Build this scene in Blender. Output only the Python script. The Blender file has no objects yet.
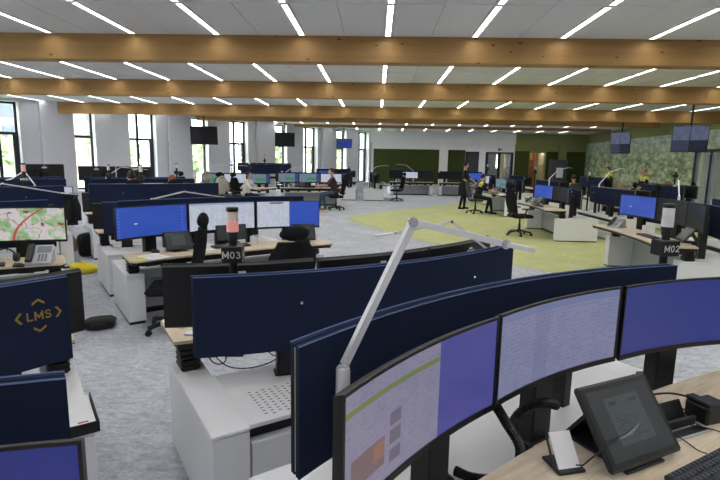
import bpy, math, random
from mathutils import Vector, Matrix
R = math.radians
random.seed(7)
scene = bpy.context.scene
COL = scene.collection

# ------------------------------------------------------------------ camera, sky, exposure
H = 1.72
cam = bpy.data.cameras.new('camera'); camo = bpy.data.objects.new('camera', cam); COL.objects.link(camo)
yaw, pit, rol = R(1.75), R(9.05), R(1.05)
fw = Vector((-math.sin(yaw)*math.cos(pit), math.cos(yaw)*math.cos(pit), -math.sin(pit)))
rt = Vector((math.cos(yaw), math.sin(yaw), 0)); up = rt.cross(fw)
rt, up = math.cos(rol)*rt + math.sin(rol)*up, -math.sin(rol)*rt + math.cos(rol)*up
camo.matrix_world = Matrix(((rt.x, up.x, -fw.x, 0), (rt.y, up.y, -fw.y, 0), (rt.z, up.z, -fw.z, H), (0, 0, 0, 1)))
cam.sensor_width = 36; cam.lens = 36*490/720; cam.clip_start = .02; cam.clip_end = 500
scene.camera = camo
w = bpy.data.worlds.new('sky'); scene.world = w; w.use_nodes = True
bg = w.node_tree.nodes['Background']; bg.inputs[0].default_value = (.86, .93, 1, 1); bg.inputs[1].default_value = 13.0
vs = scene.view_settings
vs.view_transform = 'Standard'; vs.look = 'None'; vs.gamma = 1; vs.use_curve_mapping = False; vs.exposure = 0.0
STRIP_POWER = 15.5

# ------------------------------------------------------------------ materials
MATS = {}
def srgb(r, g, b):
    f = lambda c: (c/255/12.92) if c/255 <= .04045 else ((c/255+.055)/1.055)**2.4
    return (f(r), f(g), f(b), 1)
class NT:
    def __init__(s, name):
        s.m = bpy.data.materials.new(name); s.m.use_nodes = True; s.t = s.m.node_tree; s.n = s.t.nodes
        s.b = s.n['Principled BSDF']; MATS[name] = s.m
    def new(s, t, **k):
        n = s.n.new(t)
        for a, v in k.items():
            setattr(n, a, v)
        return n
    def link(s, a, b): s.t.links.new(a, b)
    def val(s, inp, v):
        if hasattr(v, 'type') and hasattr(v, 'is_linked'): s.link(v, inp)
        else: inp.default_value = v
    def math(s, op, a, b=0.0, c=0.0):
        n = s.new('ShaderNodeMath', operation=op)
        for i, v in enumerate((a, b, c)): s.val(n.inputs[i], v)
        return n.outputs[0]
    def mix(s, f, a, b):
        n = s.new('ShaderNodeMix', data_type='RGBA'); s.val(n.inputs[0], f); s.val(n.inputs[6], a); s.val(n.inputs[7], b); return n.outputs[2]
    def ramp(s, f, stops, interp='LINEAR'):
        n = s.new('ShaderNodeValToRGB'); s.link(f, n.inputs[0]); r = n.color_ramp; r.interpolation = interp
        while len(r.elements) < len(stops): r.elements.new(.5)
        for e, (p, c) in zip(r.elements, stops): e.position = p; e.color = c
        return n.outputs[0]
    def coords(s, which='Object', scale=(1, 1, 1), loc=(0, 0, 0)):
        tc = s.new('ShaderNodeTexCoord'); mp = s.new('ShaderNodeMapping'); mp.inputs['Scale'].default_value = scale; mp.inputs['Location'].default_value = loc
        s.link(tc.outputs[which], mp.inputs[0]); return mp.outputs[0]
    def noise(s, vec, scale, detail=3, rough=.55, out='Fac'):
        n = s.new('ShaderNodeTexNoise'); s.link(vec, n.inputs['Vector']); n.inputs['Scale'].default_value = scale; n.inputs['Detail'].default_value = detail; n.inputs['Roughness'].default_value = rough
        return n.outputs[out]
    def voro(s, vec, scale, out='Distance'):
        n = s.new('ShaderNodeTexVoronoi'); s.link(vec, n.inputs['Vector']); n.inputs['Scale'].default_value = scale; return n.outputs[out]
    def bump(s, h, strength=.3, dist=.01):
        n = s.new('ShaderNodeBump'); n.inputs['Strength'].default_value = strength; n.inputs['Distance'].default_value = dist; s.link(h, n.inputs['Height']); s.link(n.outputs[0], s.b.inputs['Normal'])
    def base(s, c, rough=.5, metal=0, spec=.5):
        s.val(s.b.inputs['Base Color'], c); s.b.inputs['Roughness'].default_value = rough; s.b.inputs['Metallic'].default_value = metal; s.b.inputs['Specular IOR Level'].default_value = spec
        return s
def simple(name, c, rough=.5, metal=0, spec=.5, grain=0.0, gs=40, bump=0.0):
    t = NT(name)
    if grain:
        v = t.coords('Object'); nz = t.noise(v, gs, 4)
        d = tuple(x*(1-grain) for x in c[:3])+(1,); l = tuple(min(1, x*(1+grain)) for x in c[:3])+(1,)
        t.base(t.mix(nz, d, l), rough, metal, spec)
        if bump: t.bump(nz, bump, .004)
    else: t.base(c, rough, metal, spec)
    return t.m
white_lam = simple('white_laminate', srgb(236, 237, 240), .45, grain=.03, gs=30)
grey_pan = simple('grey_panel', srgb(165, 168, 173), .5, grain=.04, gs=30)
wallpaint = simple('wall_paint', srgb(196, 196, 203), .9, grain=.02, gs=8)
whitepaint = simple('white_paint', srgb(240, 240, 240), .85, grain=.02, gs=8)
olive = simple('olive_paint', srgb(142, 144, 92), .9, grain=.05, gs=6)
black = simple('black_plastic', srgb(17, 17, 19), .45, grain=.2, gs=60)
blackm = simple('black_metal', srgb(15, 15, 17), .4, .2, grain=.2, gs=60)
darkfab = simple('black_fabric', srgb(30, 30, 33), .95, spec=.15, grain=.35, gs=300, bump=.4)
greyfab = simple('grey_fabric', srgb(70, 74, 76), .95, spec=.15, grain=.3, gs=300, bump=.4)
navy = simple('navy_felt', srgb(37, 45, 69), .97, spec=.1, grain=.18, gs=220, bump=.5)
piping = simple('blue_piping', srgb(98, 118, 168), .7)
yellow = simple('yellow_edge', srgb(214, 205, 110), .7)
silver = simple('silver_aluminium', srgb(226, 227, 230), .4, .15, grain=.05, gs=50)
chrome = simple('chrome', srgb(220, 220, 225), .15, 1)
hosem = simple('hose_rubber', srgb(24, 24, 26), .35, grain=.2, gs=80)
frame_dark = simple('window_frame_metal', srgb(34, 40, 46), .4, .3, grain=.1, gs=20)
paper = simple('paper', srgb(238, 238, 240), .8, grain=.02, gs=40)
greydev = simple('device_grey', srgb(120, 124, 130), .4, grain=.06, gs=60)
lightdev = simple('device_silver', srgb(178, 182, 188), .35, .3, grain=.05, gs=60)
bagmat = simple('bag_nylon', srgb(22, 22, 24), .7, grain=.3, gs=120, bump=.5)
bagyel = simple('yellow_nylon', srgb(226, 205, 30), .6, grain=.15, gs=60, bump=.4)
tan = simple('tan_canvas', srgb(150, 125, 90), .9, grain=.2, gs=120, bump=.4)
beige = simple('beige_cloth', srgb(190, 182, 165), .95, grain=.12, gs=60, bump=.4)
redm = simple('red_plastic', srgb(190, 60, 40), .5)
lettery = simple('yellow_print', srgb(158, 132, 44), .7)
letterw = simple('white_print', srgb(235, 235, 235), .6)
pink = simple('pink_lamp_plastic', srgb(228, 165, 155), .3)
MATS['pink_lamp_plastic'].node_tree.nodes['Principled BSDF'].inputs['Emission Color'].default_value = srgb(255, 150, 140)
MATS['pink_lamp_plastic'].node_tree.nodes['Principled BSDF'].inputs['Emission Strength'].default_value = .25
clearp = simple('frosted_lamp_plastic', srgb(222, 222, 224), .25)
skin = simple('skin', srgb(196, 150, 128), .6, grain=.06, gs=40)
hairb = simple('dark_hair', srgb(38, 28, 24), .7, grain=.3, gs=120)
hairbl = simple('fair_hair', srgb(150, 112, 76), .7, grain=.25, gs=120)
hairr = simple('red_hair', srgb(150, 84, 56), .7, grain=.25, gs=120)
hairg = simple('grey_hair', srgb(150, 140, 135), .7, grain=.25, gs=120)
cl_black = simple('black_cloth', srgb(24, 24, 27), .9, grain=.2, gs=90, bump=.3)
cl_maroon = simple('dark_maroon_cloth', srgb(66, 46, 50), .9, grain=.2, gs=90, bump=.3)
cl_jean = simple('denim_cloth', srgb(66, 80, 104), .9, grain=.2, gs=160, bump=.3)
cl_white = simple('cream_cloth', srgb(222, 216, 205), .9, grain=.08, gs=90, bump=.3)
cl_grey = simple('grey_cloth', srgb(128, 134, 136), .9, grain=.12, gs=90, bump=.3)
cl_shoe = simple('tan_leather', srgb(150, 118, 70), .6)
hivis = simple('yellow_hivis', srgb(214, 220, 40), .7, grain=.08, gs=60)

t = NT('carpet_grey'); v = t.coords('Object')
n1 = t.noise(v, 1.3, 5, .7); n2 = t.noise(t.coords('Object', (1.6, 3.2, 1)), 6, 5, .75); n3 = t.noise(v, 160, 2); n4 = t.noise(t.coords('Object', (1.3, 2, 1)), 19, 4, .8)
f = t.math('MULTIPLY_ADD', n2, .38, t.math('MULTIPLY', n1, .22)); f = t.math('MULTIPLY_ADD', n3, .12, f); f = t.math('MULTIPLY_ADD', n4, .36, f)
t.base(t.ramp(f, [(.42, srgb(146, 149, 157)), (.54, srgb(187, 190, 198)), (.66, srgb(222, 224, 230))]), .98, spec=.1); t.bump(n3, .5, .004); carpet = t.m
t = NT('carpet_green'); v = t.coords('Object')
n1 = t.noise(v, 1.5, 5, .7); n2 = t.noise(t.coords('Object', (1.6, 3.2, 1)), 6, 5, .75); n3 = t.noise(v, 160, 2); n4 = t.noise(t.coords('Object', (1.3, 2, 1)), 19, 4, .8)
f = t.math('MULTIPLY_ADD', n2, .38, t.math('MULTIPLY', n1, .22)); f = t.math('MULTIPLY_ADD', n3, .12, f); f = t.math('MULTIPLY_ADD', n4, .36, f)
t.base(t.ramp(f, [(.38, srgb(168, 172, 118)), (.53, srgb(192, 195, 140)), (.68, srgb(214, 216, 170))]), .98, spec=.1); t.bump(n3, .5, .004); greencarpet = t.m
t = NT('ceiling_board'); v = t.coords('Object'); t.base(t.mix(t.noise(v, 200, 2), srgb(214, 214, 217), srgb(226, 226, 228)), .9, spec=.2); ceilm = t.m
# glulam: grain along local X, lamella seams in Z, knots
t = NT('glulam_timber'); v = t.coords('Object', (.12, 1, 1)); g = t.noise(v, 26, 6, .65); big = t.noise(t.coords('Object', (.25, 1, 6)), 1.6, 3)
c = t.mix(t.math('MULTIPLY_ADD', big, .6, t.math('MULTIPLY', g, .5)), srgb(138, 100, 56), srgb(190, 152, 98))
sp = t.new('ShaderNodeSeparateXYZ'); t.link(t.coords('Object'), sp.inputs[0])
seam = t.math('LESS_THAN', t.math('FRACT', t.math('MULTIPLY', sp.outputs[2], 1/.0433)), .05)
c = t.mix(t.math('MULTIPLY', seam, .35), c, srgb(120, 82, 44))
kn = t.voro(t.coords('Object', (3.6, 6, 8.5)), 1.0); kn2 = t.noise(t.coords('Object', (1, 1, 1)), 2.1, 1)
k = t.math('MULTIPLY', t.math('LESS_THAN', kn, .12), t.math('GREATER_THAN', kn2, .46))
c = t.mix(t.math('MULTIPLY', k, .8), c, srgb(84, 50, 26)); t.base(c, .6, spec=.3); timber = t.m
t = NT('birch_worktop'); v = t.coords('Object', (1, 9, 1)); g = t.noise(v, 5, 5, .6)
t.base(t.ramp(g, [(.3, srgb(196, 176, 146)), (.5, srgb(214, 197, 168)), (.7, srgb(226, 212, 188))]), .45); wood = t.m
t = NT('moss_green'); v = t.coords('Object'); g = t.noise(v, 22, 5, .8); t.base(t.ramp(g, [(.3, srgb(46, 52, 28)), (.55, srgb(76, 84, 46)), (.8, srgb(108, 114, 66))]), 1, spec=.05); t.bump(g, 1, .05); moss = t.m
# forest mural print (local x along wall, z up)
t = NT('forest_mural_print'); v = t.coords('Object')
d = t.voro(t.coords('Object', (.55, 1, 1)), 4.2); col = t.voro(t.coords('Object', (.55, 1, 1)), 4.2, 'Color'); n = t.noise(t.coords('Object', (.5, 1, 1)), 8, 6, .75)
f = t.math('SUBTRACT', t.math('MULTIPLY_ADD', n, 1.5, -.16), t.math('MULTIPLY', d, .42))
c = t.ramp(f, [(.05, srgb(74, 92, 68)), (.28, srgb(134, 152, 110)), (.46, srgb(182, 194, 150)), (.7, srgb(226, 230, 204))])
c = t.mix(.10, c, t.mix(.8, col, srgb(150, 160, 120)))
sp = t.new('ShaderNodeSeparateXYZ'); t.link(v, sp.inputs[0])
hz = t.new('ShaderNodeMapRange'); t.link(sp.outputs[2], hz.inputs[0]); hz.inputs[1].default_value = 2.0; hz.inputs[2].default_value = 2.98
c = t.mix(t.math('MULTIPLY', t.math('MULTIPLY', hz.outputs[0], n), 1.1), c, srgb(196, 208, 212)); t.base(c, .7); mural_m = t.m
t = NT('glass'); t.b.inputs['Base Color'].default_value = (1, 1, 1, 1); t.b.inputs['Roughness'].default_value = 0; t.b.inputs['IOR'].default_value = 1.45; t.b.inputs['Alpha'].default_value = .12; glass = t.m
t = NT('strip_diffuser'); t.base((.9, .9, .9, 1)); t.b.inputs['Emission Color'].default_value = (1, .985, .96, 1); t.b.inputs['Emission Strength'].default_value = STRIP_POWER; stripm = t.m
t = NT('leaf'); v = t.coords('Object'); t.base(t.mix(t.noise(v, 3, 4), srgb(140, 164, 116), srgb(190, 205, 156)), .9); leafm = t.m
barkm = simple('bark', srgb(90, 76, 62), .9, grain=.3, gs=20)
grassm = simple('outdoor_lawn', srgb(140, 160, 110), .95, grain=.2, gs=2)
brickm = simple('brick_facade', srgb(150, 128, 118), .9, grain=.15, gs=6)
facade = simple('pale_facade', srgb(205, 200, 196), .9, grain=.05, gs=4)
gdark = simple('dark_pane', srgb(60, 70, 84), .2)
kitchenw = simple('warm_shelf_wood', srgb(176, 122, 70), .6, grain=.15, gs=20)
greydoor = simple('dark_grey_door', srgb(62, 66, 76), .6, grain=.06, gs=20)
dim_in = simple('grey_wall_inside', srgb(112, 116, 102), .9, grain=.04, gs=10)
cream = simple('cream_wall_inside', srgb(190, 182, 146), .9, grain=.04, gs=10)

def screen_mat(name, kind, strength=.75):
    """emissive display content from the UV of the screen: u 0..1 left-right, v 0..1 bottom-top"""
    t = NT(name); t.base((.01, .01, .012, 1), .25, spec=.4)
    uv = t.new('ShaderNodeTexCoord').outputs['UV']; sp = t.new('ShaderNodeSeparateXYZ'); t.link(uv, sp.inputs[0]); u, vv = sp.outputs[0], sp.outputs[1]
    def band(x, a, b): return t.math('MULTIPLY', t.math('GREATER_THAN', x, a), t.math('LESS_THAN', x, b))
    def rect(a, b, c, d): return t.math('MULTIPLY', band(u, a, b), band(vv, c, d))
    def nz(sc, s=1): 
        mp = t.new('ShaderNodeMapping'); mp.inputs['Scale'].default_value = sc; t.link(uv, mp.inputs[0]); return t.noise(mp.outputs[0], s, 3, .6)
    def doc(bgc, ink, rows=34, dens=.5):
        row = t.math('FRACT', t.math('MULTIPLY', vv, float(rows))); m = t.math('LESS_THAN', row, .45)
        cols = t.math('GREATER_THAN', nz((22, rows*.9, 1)), dens); m = t.math('MULTIPLY', t.math('MULTIPLY', m, cols), .55)
        blk = t.math('MULTIPLY', t.math('GREATER_THAN', nz((5, 1.2, 1), 2), .52), .16)
        return t.mix(blk, t.mix(m, bgc, ink), ink)
    if kind == 'blue':
        b = t.mix(nz((1.5, 1.5, 1)), srgb(44, 74, 176), srgb(62, 100, 208))
        ic = t.math('ADD', t.math('MULTIPLY', band(u, .03, .05), t.math('LESS_THAN', t.math('FRACT', t.math('MULTIPLY', vv, 9.0)), .35)), t.math('MULTIPLY', band(u, .93, .95), t.math('LESS_THAN', t.math('FRACT', t.math('MULTIPLY', vv, 9.0)), .35)))
        c = t.mix(t.math('MULTIPLY', ic, .2), b, srgb(210, 220, 240)); c = t.mix(rect(.25, .30, .42, .46), c, srgb(200, 215, 250))
    elif kind == 'navyblue':
        c = t.mix(nz((1.5, 1.5, 1)), srgb(34, 42, 112), srgb(46, 56, 132)); c = t.mix(t.math('MULTIPLY', vv, .35), srgb(40, 52, 134), c)
    elif kind == 'doc':
        c = doc(srgb(206, 212, 226), srgb(132, 146, 178)); c = t.mix(t.math('GREATER_THAN', vv, .93), c, srgb(160, 172, 205))
    elif kind == 'docblue':
        c = t.mix(t.math('GREATER_THAN', u, .52), doc(srgb(206, 212, 226), srgb(140, 152, 180)), srgb(52, 86, 190)); c = t.mix(rect(.2, .42, .92, .97), c, srgb(40, 40, 50))
    elif kind == 'report':
        c = doc(srgb(146, 143, 168), srgb(122, 118, 160), 24, .55); c = t.mix(rect(0, .6, .80, .85), c, srgb(122, 134, 84)); c = t.mix(rect(.04, .24, .16, .42), c, srgb(126, 104, 112))
        c = t.mix(rect(.17, .24, .24, .40), c, srgb(150, 112, 100)); c = t.mix(rect(.27, .34, .46, .58), c, srgb(112, 106, 128)); c = t.mix(rect(.27, .34, .29, .42), c, srgb(112, 106, 128)); c = t.mix(rect(.27, .34, .12, .24), c, srgb(112, 106, 128))
        c = t.mix(t.math('GREATER_THAN', u, .595), c, t.mix(nz((1.3, 1.3, 1)), srgb(66, 66, 150), srgb(96, 96, 168)))
    elif kind == 'docdim':
        c = doc(srgb(128, 132, 166), srgb(104, 108, 146), 20, .5); c = t.mix(t.math('GREATER_THAN', vv, .9), c, srgb(112, 120, 160)); c = t.mix(t.math('MULTIPLY', band(u, .3, .42), .35), c, srgb(100, 108, 148))
    elif kind == 'map':
        n1 = nz((3.2, 1.5, 1), 1.0); n2 = nz((9, 4, 1), 1.2)
        c = t.ramp(n1, [(.36, srgb(196, 200, 204)), (.46, srgb(214, 208, 206)), (.52, srgb(150, 186, 138)), (.66, srgb(120, 168, 112))])
        c = t.mix(t.math('MULTIPLY', t.math('GREATER_THAN', n2, .55), .35), c, srgb(214, 190, 190)); c = t.mix(t.math('GREATER_THAN', nz((4, 2, 1), 1.7), .66), c, srgb(176, 190, 214))
        r1 = t.math('ABSOLUTE', t.math('SUBTRACT', nz((2.2, 1.4, 1), .8), .5)); c = t.mix(t.math('LESS_THAN', r1, .005), c, srgb(150, 80, 80))
        cv = t.math('SUBTRACT', u, t.math('MULTIPLY_ADD', t.math('MULTIPLY', vv, vv), .34, .42)); c = t.mix(t.math('LESS_THAN', t.math('ABSOLUTE', cv), .015), c, srgb(186, 84, 78))
    elif kind == 'table':
        c = doc(srgb(120, 140, 160), srgb(70, 90, 110), 26, .5); c = t.mix(rect(.35, .8, .2, .55), c, srgb(70, 140, 90)); c = t.mix(t.math('GREATER_THAN', u, .82), c, srgb(60, 72, 120))
    elif kind == 'lightmap':
        c = t.ramp(nz((4, 2, 1)), [(.4, srgb(200, 210, 200)), (.55, srgb(184, 204, 184)), (.7, srgb(214, 210, 200))]); c = t.mix(t.math('LESS_THAN', vv, .1), c, srgb(90, 100, 140))
    elif kind == 'quad':
        c = t.mix(nz((6, 3, 1)), srgb(70, 80, 112), srgb(140, 148, 180)); c = t.mix(t.math('LESS_THAN', vv, .45), c, srgb(34, 38, 66)); c = t.mix(band(u, .49, .51), c, srgb(14, 14, 20)); c = t.mix(t.math('MULTIPLY', t.math('LESS_THAN', u, .49), t.math('LESS_THAN', vv, .45)), c, srgb(70, 74, 104))
    elif kind == 'cams':
        c = t.mix(nz((5, 3, 1)), srgb(20, 24, 48), srgb(70, 90, 170)); c = t.mix(rect(.5, 1, 0, .45), c, srgb(46, 60, 170)); c = t.mix(band(vv, .47, .5), c, srgb(10, 10, 14)); c = t.mix(band(u, .49, .505), c, srgb(10, 10, 14))
    elif kind == 'tablet':
        c = srgb(52, 62, 64); c = t.mix(rect(.22, .78, .18, .86), c, srgb(86, 98, 98))
        row = t.math('MULTIPLY', t.math('LESS_THAN', t.math('FRACT', t.math('MULTIPLY', vv, 22.0)), .4), t.math('GREATER_THAN', nz((7, 20, 1)), .5)); c = t.mix(t.math('MULTIPLY', t.math('MULTIPLY', row, rect(.28, .74, .24, .6)), .6), c, srgb(44, 54, 56)); c = t.mix(rect(.28, .4, .74, .8), c, srgb(56, 66, 68)); c = t.mix(rect(.6, .74, .74, .79), c, srgb(56, 66, 68))
    else: c = srgb(10, 10, 12)
    t.val(t.b.inputs['Emission Color'], c); t.b.inputs['Emission Strength'].default_value = strength if kind != 'off' else 0
    if kind == 'off': t.b.inputs['Roughness'].default_value = .3
    return t.m
SM = {k: screen_mat('display_'+k, k, s) for k, s in (('blue', .75), ('navyblue', .72), ('doc', .8), ('docblue', .8), ('report', .70), ('docdim', .8), ('map', .85), ('table', .8), ('lightmap', .8), ('quad', .5), ('cams', .8), ('tablet', .33), ('off', 0))}

# ------------------------------------------------------------------ mesh helpers
class MB:
    def __init__(s): s.v = []; s.f = []; s.mi = []; s.uv = {}
    def add(s, vs, fs, mi=0, M=None):
        o = len(s.v)
        s.v += [tuple(M @ Vector(p)) if M else tuple(p) for p in vs]
        for f in fs: s.f.append(tuple(o+i for i in f)); s.mi.append(mi)
        return s
    def box(s, x0, x1, y0, y1, z0, z1, mi=0, M=None):
        return s.add([(x0, y0, z0), (x1, y0, z0), (x1, y1, z0), (x0, y1, z0), (x0, y0, z1), (x1, y0, z1), (x1, y1, z1), (x0, y1, z1)],
                     [(0, 3, 2, 1), (4, 5, 6, 7), (0, 1, 5, 4), (1, 2, 6, 5), (2, 3, 7, 6), (3, 0, 4, 7)], mi, M)
    def cbox(s, x0, x1, y0, y1, z0, z1, c=.01, mi=0, M=None):
        """box with all edges chamfered (44 triangles)"""
        c = min(c, (x1-x0)*.49, (y1-y0)*.49, (z1-z0)*.49)
        vs = []; idx = {}
        X, Y, Z = (x0, x1), (y0, y1), (z0, z1)
        for i in (0, 1):
            for j in (0, 1):
                for k in (0, 1):
                    p = (X[i], Y[j], Z[k]); d = (c*(1-2*i), c*(1-2*j), c*(1-2*k))
                    for a in range(3):
                        q = [p[n]+(0 if n == a else d[n]) for n in range(3)]; idx[i, j, k, a] = len(vs); vs.append(q)
        fs = []
        g = lambda i, j, k, a: idx[i, j, k, a]
        for i in (0, 1): fs.append([g(i, 0, 0, 0), g(i, 1, 0, 0), g(i, 1, 1, 0), g(i, 0, 1, 0)][::1 if i else -1])
        for j in (0, 1): fs.append([g(0, j, 0, 1), g(0, j, 1, 1), g(1, j, 1, 1), g(1, j, 0, 1)][::1 if j else -1])
        for k in (0, 1): fs.append([g(0, 0, k, 2), g(1, 0, k, 2), g(1, 1, k, 2), g(0, 1, k, 2)][::1 if k else -1])
        for i in (0, 1):
            for j in (0, 1): fs.append([g(i, j, 0, 0), g(i, j, 1, 0), g(i, j, 1, 1), g(i, j, 0, 1)])
        for i in (0, 1):
            for k in (0, 1): fs.append([g(i, 0, k, 0), g(i, 1, k, 0), g(i, 1, k, 2), g(i, 0, k, 2)])
        for j in (0, 1):
            for k in (0, 1): fs.append([g(0, j, k, 1), g(1, j, k, 1), g(1, j, k, 2), g(0, j, k, 2)])
        for i in (0, 1):
            for j in (0, 1):
                for k in (0, 1): fs.append([g(i, j, k, 0), g(i, j, k, 1), g(i, j, k, 2)])
        return s.add(vs, fs, mi, M)
    def tube(s, pts, r, n=8, mi=0, caps=True, M=None):
        pts = [Vector(p) for p in pts]; rs = r if isinstance(r, (list, tuple)) else [r]*len(pts)
        vs = []; fs = []; prev = None
        for i, p in enumerate(pts):
            d = (pts[min(i+1, len(pts)-1)]-pts[max(i-1, 0)])
            d = d.normalized() if d.length > 1e-9 else Vector((0, 0, 1))
            a = (prev - d*prev.dot(d)) if prev is not None else d.orthogonal()
            if a.length < 1e-6: a = d.orthogonal()
            a.normalize(); b = d.cross(a); prev = a
            for k in range(n):
                q = 2*math.pi*k/n; vs.append(p+(a*math.cos(q)+b*math.sin(q))*rs[i])
        for i in range(len(pts)-1):
            for k in range(n): fs.append((i*n+k, i*n+(k+1) % n, (i+1)*n+(k+1) % n, (i+1)*n+k))
        if caps: fs.append(tuple(range(n))[::-1]); fs.append(tuple((len(pts)-1)*n+k for k in range(n)))
        return s.add(vs, fs, mi, M)
    def bar(s, a, b, w, h, mi=0):
        """rectangular bar from a to b (w sideways, h upwards)"""
        a, b = Vector(a), Vector(b); d = (b-a).normalized(); u = Vector((0, 0, 1)); u = (u-d*u.dot(d))
        u = u.normalized() if u.length > 1e-4 else Vector((1, 0, 0)); sd = d.cross(u)
        vs = []
        for p in (a, b):
            for i, j in ((-1, -1), (1, -1), (1, 1), (-1, 1)): vs.append(p+sd*i*w/2+u*j*h/2)
        return s.add(vs, [(0, 1, 2, 3), (7, 6, 5, 4), (0, 4, 5, 1), (1, 5, 6, 2), (2, 6, 7, 3), (3, 7, 4, 0)], mi)
    def lathe(s, prof, n=16, mi=0, M=None):
        vs = []; fs = []
        for r, z in prof:
            for k in range(n): q = 2*math.pi*k/n; vs.append((r*math.cos(q), r*math.sin(q), z))
        for i in range(len(prof)-1):
            for k in range(n): fs.append((i*n+k, i*n+(k+1) % n, (i+1)*n+(k+1) % n, (i+1)*n+k))
        fs.append(tuple(range(n))[::-1]); fs.append(tuple((len(prof)-1)*n+k for k in range(n)))
        return s.add(vs, fs, mi, M)
    def prism(s, pts, z0, z1, mi=0, M=None):
        n = len(pts)
        return s.add([(x, y, z0) for x, y in pts]+[(x, y, z1) for x, y in pts],
                     [tuple(range(n))[::-1], tuple(range(n, 2*n))]+[(k, (k+1) % n, n+(k+1) % n, n+k) for k in range(n)], mi, M)
    def ell(s, c, r, nu=14, nv=9, mi=0, M=None, fn=None):
        vs = []; fs = []
        for j in range(nv+1):
            th = math.pi*j/nv
            for i in range(nu):
                ph = 2*math.pi*i/nu; p = Vector((math.sin(th)*math.cos(ph), math.sin(th)*math.sin(ph), math.cos(th)))
                if fn: p = fn(p)
                vs.append((c[0]+p.x*r[0], c[1]+p.y*r[1], c[2]+p.z*r[2]))
        for j in range(nv):
            for i in range(nu): fs.append((j*nu+i, (j+1)*nu+i, (j+1)*nu+(i+1) % nu, j*nu+(i+1) % nu))
        return s.add(vs, fs, mi, M)
    def arcslab(s, R0, half, y0, y1, z0, z1, n=24, mi=0):
        """slab curved in plan: y = yc - sag, convex towards +y; y0..y1 its thickness"""
        vs = []; fs = []
        for k in range(n+1):
            x = -half+2*half*k/n; sg = R0-math.sqrt(R0*R0-x*x)
            for y in (y0, y1):
                for z in (z0, z1): vs.append((x, y-sg, z))
        for k in range(n):
            a = k*4; b = a+4
            fs += [(a, b, b+1, a+1), (a+2, a+3, b+3, b+2), (a+1, b+1, b+3, a+3), (a, a+2, b+2, b)]
        fs += [(0, 1, 3, 2), (n*4, n*4+2, n*4+3, n*4+1)]
        return s.add(vs, fs, mi)
    def mesh(s, name, mats, smooth=False):
        m = bpy.data.meshes.new(name); m.from_pydata(s.v, [], s.f)
        for a in (mats if isinstance(mats, (list, tuple)) else [mats]): m.materials.append(a)
        m.polygons.foreach_set('material_index', s.mi)
        if smooth is True: m.polygons.foreach_set('use_smooth', [True]*len(s.f))
        m.validate(); m.update()
        if smooth == 'auto':
            m.polygons.foreach_set('use_smooth', [True]*len(m.polygons)); m.set_sharp_from_angle(angle=R(35))
        return m
    def obj(s, name, mats, parent=None, smooth=False): return link(name, s.mesh(name, mats, smooth), parent)
def link(name, me, parent=None):
    o = bpy.data.objects.new(name, me); COL.objects.link(o); o.parent = parent; return o
def empty(name, loc=(0, 0, 0), rz=0):
    o = bpy.data.objects.new(name, None); COL.objects.link(o); o.location = loc; o.rotation_euler = (0, 0, rz); o.empty_display_size = .1; return o
def tag(o, label=None, cat=None, group=None, kind=None):
    if label: o['label'] = label
    if cat: o['category'] = cat
    if group: o['group'] = group
    if kind: o['kind'] = kind
    return o
CH = {}
def kids(o):
    return [c for c in ALLK.get(o.name, [])]
ALLK = {}
def register(root):
    """remember the part tree of a prototype so copies need no scene searches"""
    def rec(o):
        ALLK[o.name] = [c for c in o.children]
        for c in o.children: rec(c)
    bpy.context.view_layer.update(); rec(root)
def copy_tree(o, loc=None, rz=None, parent=None, mats=None):
    c = o.copy(); COL.objects.link(c); c.parent = parent
    if loc is not None: c.location = loc
    if rz is not None: c.rotation_euler = (0, 0, rz)
    for ch in ALLK.get(o.name, []): copy_tree(ch, parent=c)
    return c
def drop(root):
    for ch in ALLK.get(root.name, []): drop(ch)
    bpy.data.objects.remove(root)
def arc_(cx, cy, rx, ry, a0, a1, n=9): return [(cx+rx*math.cos(R(a0+(a1-a0)*k/n)), cy+ry*math.sin(R(a0+(a1-a0)*k/n))) for k in range(n+1)]
GLYPH = {'L': (.62, [[(.08, 1), (.08, .07), (.6, .07)]]), 'M': (.92, [[(.08, 0), (.08, 1)], [(.08, .95), (.46, .25), (.84, .95)], [(.84, 1), (.84, 0)]]),
         'S': (.66, [arc_(.33, .73, .24, .21, 20, 270)+arc_(.33, .28, .26, .23, 90, -160)]), '0': (.70, [arc_(.35, .5, .26, .44, 0, 360, 20)]),
         '2': (.68, [arc_(.34, .70, .25, .24, 165, -25)+[(.08, .07), (.62, .07)]]), '3': (.66, [arc_(.31, .72, .23, .21, 150, -90)+arc_(.31, .28, .26, .23, 90, -150)]), '5': (.66, [[(.56, .93), (.14, .93), (.11, .52)]+arc_(.31, .33, .26, .27, 120, -150)])}
def text_mesh(txt, size, name, mat, extrude=.001, spacing=1.0):
    """flat lettering from strokes, centred, in the xy plane"""
    m = MB(); x = 0; cap = size*.72; wt = .092; gap = .16*spacing; tot = sum(GLYPH[c][0] for c in txt)+gap*(len(txt)-1)
    for c in txt:
        wd, lines = GLYPH[c]
        for ln in lines:
            for (x0, y0), (x1, y1) in zip(ln, ln[1:]):
                d = Vector((x1-x0, y1-y0)); L_ = d.length
                if L_ < 1e-6: continue
                d /= L_; n = Vector((-d.y, d.x))*wt; e = d*wt*.45
                pts = [Vector((x0, y0))-e-n, Vector((x1, y1))+e-n, Vector((x1, y1))+e+n, Vector((x0, y0))-e+n]
                m.add([((p.x+x-tot/2)*cap, (p.y-.5)*cap, extrude) for p in pts], [(0, 1, 2, 3)])
        x += wd+gap
    return m.mesh(name, mat)
A37 = math.atan2(.6, .8)
def ST(s, t): return (.8*s-.6*t, .6*s+.8*t)
def loc2(c, a, x, y): return (c[0]+x*math.cos(a)-y*math.sin(a), c[1]+x*math.sin(a)+y*math.cos(a))
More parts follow.
